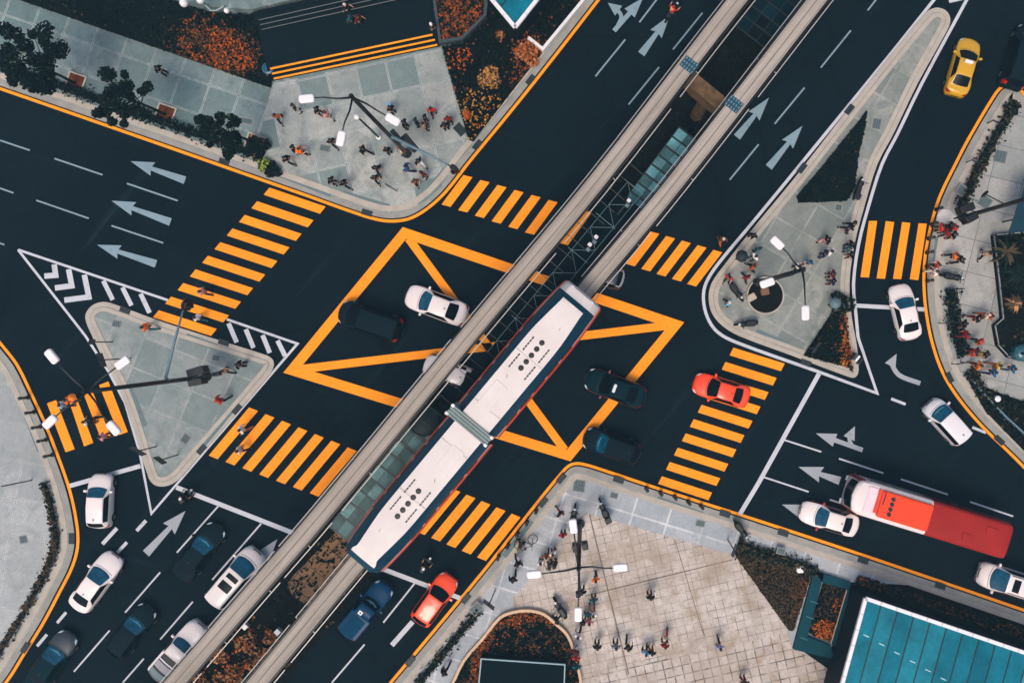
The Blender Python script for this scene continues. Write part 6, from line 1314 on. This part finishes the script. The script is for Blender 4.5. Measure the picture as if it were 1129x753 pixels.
for a in [
 (176, 77, 60, 'stand', 'black', 'black', 'b', 'lone person in black on the slabs above the ragged tree', G1),
 (305.5, 128.5, 200, 'walk', 'rust', 'dark', 'b', 'person in a rust-coloured top left of the left lamp head', G1),
 (325, 119, 300, 'stand', 'charcoal', 'white', 'b', 'person in charcoal with white trousers just below the left lamp head', G1),
 (350, 122, 250, 'stand', 'black', 'black', 'b', 'person in black behind the pale-shirted one near the lamp top', G1),
 (361.5, 127, 70, 'carry', 'pink', 'cream', 'n', 'person in pale pink left of the lower lamp head', G1),
 (365.5, 156, 220, 'walk', 'black', 'dark', 'b', 'person in black partly under the lower lamp head', G1),
 (324, 164.5, 100, 'stand', 'black', 'white', 'b', 'person in black beside the orange-topped one', G1),
 (332, 166.5, 280, 'carry', 'orange', 'dark', 'b', 'person in an orange top in the middle of the upper left pavement', G1),
 (316.5, 176, 65, 'walk', 'black', 'black', 'b', 'person in black walking below the orange-topped one', G1),
 (401.5, 166, 65, 'stride', 'black', 'black', 'b', 'person in black striding left of the double signal arm', G1),
 (366, 199.5, 240, 'stand', 'black', 'black', 'd', 'left one of two people in black near the curved kerb', G1),
 (379, 202, 240, 'walk', 'black', 'dark', 'b', 'right one of two people in black near the curved kerb', G1),
 (415.5, 185.5, 200, 'walk', 'black', 'charcoal', 'b', 'upper one of two people in black in the pavement centre', G1),
 (413.5, 196, 210, 'walk', 'black', 'black', 'd', 'lower one of two people in black in the pavement centre', G1),
 (427, 166, 30, 'phone', 'black', 'dark', 'b', 'person in black beside the white sign back under the lamp pole', G1),
 (443.5, 164.5, 160, 'carry', 'red', 'cream', 'p', 'person in red with pale headscarf under the lamp pole', G1),
 (461.5, 178, 220, 'stride', 'dark', 'white', 'b', 'person in dark with white trousers right of the blue-topped one', G1),
 (449.5, 185.5, 100, 'walk', 'blue', 'navy', 'b', 'person in a bright blue top below the lamp base', G1),
 (466.5, 192, 150, 'stand', 'maroon', 'dark', 'b', 'person in maroon between the blue top and the kerb', G1),
 (458.5, 200, 200, 'carry', 'brown', 'dark', 'n', 'person in brown nearest the tactile strip', G1),
 (431.5, 121, 45, 'phone', 'black', 'dark', 'b', 'person in black above the right lamp head', G1),
 (446.5, 137, 80, 'stand', 'black', 'charcoal', 'b', 'first person from the left in the row right of the lamp', G1),
 (459, 134.5, 100, 'stand', 'dark', 'dark', 'd', 'second person from the left in the row right of the lamp', G1),
 (469, 131, 90, 'stand', 'black', 'brown', 'b', 'third person from the left in the row right of the lamp', G1),
 (468, 138.5, 270, 'stand', 'tan', 'dark', 'b', 'person in tan facing the row right of the lamp', G1),
 (476.4, 122, 180, 'carry', 'red', 'dark', 'b', 'person in bright red at the top of the group right of the lamp', G1),
 (494.4, 132, 190, 'stand', 'crimson', 'dark', 'b', 'person in crimson near the edge of the dark bed', G1),
 (490.5, 139, 20, 'stand', 'black', 'black', 'b', 'person in black just below the crimson-topped one', G1),
 (382, 9, 250, 'walk', 'dark', 'dark', 'p', 'person with pale headscarf on the upper steps', G1),
 (386.5, 21, 250, 'walk', 'teal', 'dark', 'b', 'person in teal on the upper steps', G1),
 (395.5, 22, 250, 'walk', 'maroon', 'dark', 'b', 'person in maroon beside the teal one on the upper steps', G1),
 (477, 31, 30, 'stand', 'dark', 'dark', 'w', 'person with a white cap at the right end of the steps', G1),
 # teardrop island
 (911, 264.5, 300, 'walk', 'black', 'pink', 'd', 'person with dark headscarf in the middle of the teardrop island', G2),
 (914.5, 278, 60, 'stand', 'white', 'dark', 'b', 'person in white beside a blue-topped companion on the island', G2),
 (908, 280.5, 240, 'stand', 'navy', 'denim', 'b', 'person in navy left of the white-topped companion on the island', G2),
 (891.5, 289, 150, 'carry', 'blue', 'navy', 'b', 'person in bright blue near the island lamp top', G2),
 (879, 294.5, 300, 'phone', 'white', 'charcoal', 'b', 'person in white left of the island lamp top', G2),
 (917, 302.5, 90, 'stand', 'maroon', 'dark', 'b', 'person in maroon right of the island lamp', G2),
 (918, 310.5, 80, 'stand', 'navy', 'dark', 'b', 'person in navy below the maroon-topped one on the island', G2),
 (921, 336, 40, 'stand', 'charcoal', 'dark', 'b', 'person in grey beside the dark island shrub', G2),
 (830, 294.5, 60, 'walk', 'rust', 'dark', 'n', 'person in rust above the round planter', G2),
 (823, 305.5, 220, 'walk', 'crimson', 'dark', 'b', 'person in crimson at the upper left rim of the round planter', G2),
 (819.5, 283.5, 120, 'umbrella', 'dark', 'black', 'b', 'person in dark under the black umbrella on the island', G2),
 (836, 275, 30, 'stand', 'teal', 'black', 'd', 'person in teal with dark headscarf above the round planter', G2),
 (831.5, 283.5, 120, 'stand', 'white', 'teal', 'b', 'person in white beside the black umbrella', G2),
 (803.5, 306, 160, 'walk', 'red', 'dark', 'b', 'person in red nearest the left rim of the teardrop island', G2),
 (803, 334, 50, 'carry', 'sky', 'dark', 'p', 'person in sky blue left of the round planter', G2),
 (830, 260, 330, 'stand', 'black', 'black', 'b', 'person in black on the left kerb of the teardrop island', G2),
 (796.5, 265, 20, 'walk', 'brown', 'rust', 'p', 'person in brown stepping onto the road beside the teardrop island', G2),
 (940.5, 248, 70, 'walk', 'black', 'black', 'b', 'right one of two people in black above the slip lane crosswalk', G2),
 (934.5, 252.5, 70, 'walk', 'dark', 'charcoal', 'b', 'left one of two people in black above the slip lane crosswalk', G2),
 (934.5, 274.5, 260, 'stand', 'teal', 'denim', 'b', 'person in teal beside the slip lane crosswalk', G2),
 (938, 281, 100, 'stand', 'black', 'dark', 'b', 'person in black below the teal one at the slip lane', G2),
 (938, 270, 120, 'stand', 'black', 'black', 'd', 'person in black above the teal one at the slip lane', G2),
 # right pavement
 (1036.5, 251, 90, 'stand', 'red', 'dark', 'b', 'leftmost red-topped person in the group waiting at the slip lane', G3),
 (1043, 256.5, 100, 'stand', 'crimson', 'dark', 'b', 'person in crimson at the centre of the waiting group', G3),
 (1051.5, 251.5, 95, 'stand', 'red', 'black', 'd', 'red-topped person with dark headscarf at the right of the waiting group', G3),
 (1046, 249.5, 80, 'stand', 'black', 'black', 'b', 'person in black at the back of the waiting group', G3),
 (1050.5, 259.5, 80, 'stand', 'black', 'dark', 'b', 'person in black at the lower right of the waiting group', G3),
 (1052, 282, 90, 'walk', 'orange', 'dark', 'b', 'person in orange walking below the waiting group', G3),
 (1059, 286.5, 100, 'stride', 'black', 'black', 'b', 'person in black close behind the orange walker', G3),
 (1087, 280, 180, 'walk', 'tan', 'black', 'n', 'person in tan beside the raised palm bed', G3),
 (1032.5, 293, 80, 'carry', 'red', 'dark', 'b', 'person in red above the white-topped one by the bollards', G3),
 (1030, 300, 90, 'walk', 'white', 'cream', 'n', 'person in white nearest the lower bollards', G3),
 (1061.5, 357, 90, 'walk', 'black', 'charcoal', 'd', 'person in black leading the group below the slim pole', G3),
 (1077, 351, 80, 'walk', 'dark', 'maroon', 'b', 'person in dark between the black one and the cream one', G3),
 (1087, 347.5, 80, 'walk', 'cream', 'rust', 'p', 'person in cream by the corner of the raised bed', G3),
 (1092, 349, 80, 'stride', 'rust', 'brown', 'n', 'person in rust touching the raised bed corner', G3),
 (1064, 369, 90, 'stride', 'crimson', 'maroon', 'b', 'person in crimson on the right pavement below the black one', G3),
 (1080, 376.5, 70, 'walk', 'red', 'dark', 'r', 'person in red with a red cap on the right pavement', G3),
 (1072, 388.5, 80, 'walk', 'red', 'maroon', 'b', 'person in red and maroon left of the black and yellow one', G3),
 (1075.5, 387, 80, 'walk', 'maroon', 'dark', 'b', 'person in maroon shoulder to shoulder with a red-topped one', G3),
 (1086, 390.5, 70, 'stand', 'charcoal', 'yellow', 'b', 'person in charcoal with yellow trousers on the right pavement', G3),
 (1078, 403, 70, 'carry', 'orange', 'maroon', 'b', 'person in orange near the lower corner of the right pavement', G3),
 (1099, 403, 80, 'walk', 'yellow', 'rust', 'b', 'person in yellow on the right pavement', G3),
 (1094.5, 410.5, 80, 'stride', 'blue', 'navy', 'b', 'person in blue left of the other blue-topped one, lower right pavement', G3),
 (1115.5, 406.5, 80, 'stride', 'blue', 'denim', 'd', 'person in blue with dark headscarf nearest the right edge', G3),
 # lower plaza
 (617, 566, 60, 'walk', 'black', 'rust', 'b', 'person in black left of the upright parked motorbike', G4),
 (620.5, 589, 190, 'stand', 'red', 'black', 'b', 'person in red left of the lamp head on the plaza', G4),
 (609.5, 609, 210, 'stand', 'white', 'charcoal', 'b', 'person in white at the upper right of the plaza huddle', G4),
 (602.5, 612, 180, 'carry', 'rust', 'brown', 'b', 'person in rust in the plaza huddle', G4),
 (596, 619, 210, 'phone', 'white', 'teal', 'b', 'person in white at the lower left of the plaza huddle', G4),
 (606, 624, 40, 'stand', 'grey', 'denim', 'b', 'person in grey at the bottom of the plaza huddle', G4),
 (612, 622.5, 60, 'stand', 'charcoal', 'dark', 'n', 'person in charcoal at the right of the plaza huddle', G4),
 (570.5, 620.5, 200, 'stride', 'black', 'black', 'b', 'person in black striding below the bicycle', G4),
 (566, 637, 180, 'walk', 'dark', 'black', 'b', 'slim person in dark on the pale walkway', G4),
 (574, 600, 90, 'carry', 'brown', 'dark', 'b', 'person in brown standing at the bicycle', G4),
 (656.5, 637.5, 200, 'carry', 'orange', 'black', 'b', 'person in orange right of the plaza lamp', G4),
 (641.5, 651, 180, 'stand', 'black', 'black', 'd', 'person in black beneath the lower lamp arm', G4),
 (654.5, 660, 190, 'stand', 'teal', 'charcoal', 'd', 'person in teal right of the lower lamp arm', G4),
 (648.5, 675.5, 180, 'walk', 'teal', 'tan', 'n', 'person in teal beside the lower plaza lamp head', G4),
 (654, 676, 180, 'walk', 'white', 'rust', 'b', 'person in white right of the lower plaza lamp head', G4),
 (643.5, 684.5, 185, 'stand', 'black', 'black', 'd', 'person in black just below the lower plaza lamp head', G4),
 (649.5, 684, 185, 'walk', 'pink', 'red', 'n', 'person in pink and red below the lower plaza lamp head', G4),
 (717, 657, 185, 'stand', 'black', 'black', 'b', 'lone person in black in the open middle of the plaza', G4),
 (614, 683, 120, 'walk', 'black', 'black', 'b', 'person in black on the curved rim wall', G4),
 (637.5, 699, 160, 'walk', 'white', 'black', 'b', 'person in white walking along the curved rim wall', G4),
 (658.5, 711.5, 180, 'stand', 'black', 'dark', 'b', 'person in black at the left of the bottom plaza row', G4),
 (679, 711, 180, 'stand', 'grey', 'charcoal', 'n', 'person in grey in the bottom plaza row', G4),
 (692.5, 712, 170, 'stride', 'dark', 'black', 'b', 'person in dark striding right of the grey one', G4),
 (712, 718, 160, 'carry', 'sky', 'dark', 'b', 'person in sky blue at the bottom of the plaza', G4),
 (718.5, 718, 170, 'stand', 'black', 'rust', 'b', 'person in black beside the sky blue one', G4),
 (734.5, 703, 170, 'walk', 'cream', 'red', 'n', 'person in cream with red trousers on the lower plaza', G4),
 (733, 710.5, 175, 'stand', 'crimson', 'green', 'b', 'person in crimson just below the cream-topped one', G4),
 (634, 717, 160, 'stand', 'maroon', 'white', 'n', 'person in maroon on the rim wall below the white walker', G4),
 (635, 724, 170, 'stand', 'red', 'dark', 'b', 'person in red on the rim wall, lower of two', G4),
 (635.5, 733, 180, 'stand', 'teal', 'dark', 'b', 'person in teal lowest along the rim wall', G4),
 (793, 711.5, 195, 'walk', 'lavender', 'black', 'b', 'person in lavender alone on the right of the plaza', G4),
 (821, 751, 180, 'stand', 'brown', 'maroon', 'b', 'person in brown at the bottom edge of the plaza', G4),
 (490.5, 739, 150, 'walk', 'black', 'black', 'b', 'lone person in black on the narrow lower walkway', G4),
 # left island and crosswalks
 (162.5, 361, 90, 'walk', 'orange', 'teal', 'b', 'person in a bright orange jacket at the top rim of the left island', G5),
 (249, 409, 70, 'walk', 'tan', 'dark', 'b', 'person in tan at the right end of the left island', G5),
 (265, 402, 75, 'stand', 'black', 'black', 'b', 'person in black at the right corner of the left island', G5),
 (243.5, 440.5, 130, 'walk', 'red', 'charcoal', 'r', 'person in red in the middle of the left island', G5)]: person(*a)
for a in [
 (76.5, 441, 90, 'umbrella', 'orange', 'brown', 'b', 'person in orange beneath the small orange umbrella on the short crosswalk', G5),
 (70, 446.5, 80, 'carry', 'sky', 'navy', 'b', 'person in sky blue beside the orange umbrella', G5),
 (97, 464.5, 90, 'phone', 'white', 'black', 'b', 'person in white and black in the middle of the short crosswalk', G5),
 (101, 462.5, 90, 'stride', 'black', 'black', 'b', 'person in black following across the short crosswalk', G5),
 (115, 481, 90, 'carry', 'pink', 'brown', 'n', 'person in pink at the lower end of the short crosswalk', G5),
 (268, 473, 120, 'walk', 'white', 'rust', 'b', 'person in white on the crosswalk below the island, upper of two', G5),
 (265.5, 496, 110, 'walk', 'cream', 'black', 'b', 'person in cream on the crosswalk below the island, lower of two', G5),
 (224.5, 322, 70, 'carry', 'pink', 'charcoal', 'b', 'person in pink crossing the upper left crosswalk', G5),
 (218, 350.5, 70, 'walk', 'white', 'teal', 'b', 'person in white and teal on the last bar of the upper left crosswalk', G5)]: person(*a, z=.022)
def rider(px, py, d, top, hair, label, z=.18):
    f = math.degrees(ang(*d)) - 90; a = math.radians(f); p = P2(px, py); o = person(px, py, f, 'ride', top, 'dark', hair, label, G6, z, 1.0); o.location = (p.x + math.sin(a) * .22, p.y - math.cos(a) * .22, z - .12)
rider(740.5, 16, (30, -42), 'red', 'r', 'rider in red on the motorbike in the top road')
rider(472, 619, (20, -30), 'dark', 'w', 'rider in dark with white helmet ahead of the orange hatchback')
rider(211, 544, (20, -22), 'black', 'w', 'rider in black with pale helmet at the left stop line')
umbrella(819, 282, .45, (30, 44, 54), 'black umbrella above the round planter')
umbrella(76.5, 438.5, .3, (226, 122, 30), 'orange umbrella on the short crosswalk at the left')
umbrella(922.5, 334, .42, (88, 112, 120), 'grey umbrella beside the dark island shrub')
pack(332, 166.5, 280, 'orange', 'orange backpack on the orange-topped person, upper left pavement')
pack(722, 655, 90, 'white', 'white bag carried by the lone person on the open plaza', 'bag', .9, 0)
pack(428, 114.5, 0, 'sky', 'pale blue bag above the right lamp head, upper left pavement', 'bag', .8, 0)
# ============================================================ light, camera
w = bpy.data.worlds.new('World'); sc.world = w; w.use_nodes = True; nt = w.node_tree; bg = nt.nodes['Background']
sky = nt.nodes.new('ShaderNodeTexSky'); sky.sky_type = 'NISHITA'; sky.sun_disc = False; EL, AZ = math.radians(62), math.radians(200)
sky.sun_elevation = EL; sky.sun_rotation = AZ; sky.dust_density = 4.0; sky.air_density = 1.2; sky.ozone_density = 1.0
nt.links.new(sky.outputs['Color'], bg.inputs['Color']); bg.inputs['Strength'].default_value = .15
ld = bpy.data.lights.new('sun', 'SUN'); ld.energy = 1.5; ld.angle = math.radians(24); ld.color = (1, .93, .84); lo = bpy.data.objects.new('sun', ld); col.objects.link(lo)
dirv = Vector((math.sin(AZ) * math.cos(EL), math.cos(AZ) * math.cos(EL), math.sin(EL))); lo.rotation_euler = dirv.to_track_quat('Z', 'Y').to_euler(); lo.location = dirv * 80
cd = bpy.data.cameras.new('camera'); cam = bpy.data.objects.new('camera', cd); col.objects.link(cam); sc.camera = cam
c = P2(NX, NY); cam.location = (c.x, c.y, H); cam.rotation_euler = (0, 0, 0); cd.sensor_width = 36; cd.sensor_fit = 'HORIZONTAL'; cd.lens = 36 * (H * S) / W0
cd.shift_x = (W0 / 2 - NX) / W0; cd.shift_y = (NY - H0 / 2) / W0; cd.clip_end = 2000; cd.clip_start = .5
vs = sc.view_settings; vs.view_transform = 'Standard'; vs.look = 'None'; vs.gamma = 1.0; vs.exposure = 0.36; vs.use_curve_mapping = False
sc.render.engine = 'CYCLES'; sc.cycles.max_bounces = 5; sc.cycles.use_denoising = True

hz = MB().box((0, 0, 30.6), (900, 900, 63.2)).build('added_haze', [bpy.data.materials.new('black_lift_haze')]); tag(hz, 'dark-lifting bluish haze', None, None, 'stuff')  # scattering box added only to lift the darkest tones
hm = hz.data.materials[0]; hm.use_nodes = True; hn = hm.node_tree; hn.nodes.clear(); ho = hn.nodes.new('ShaderNodeOutputMaterial'); hv = hn.nodes.new('ShaderNodeVolumePrincipled')
hv.inputs['Density'].default_value = .0005; hv.inputs['Color'].default_value = (.42, .78, 1, 1); hn.links.new(hv.outputs[0], ho.inputs['Volume'])
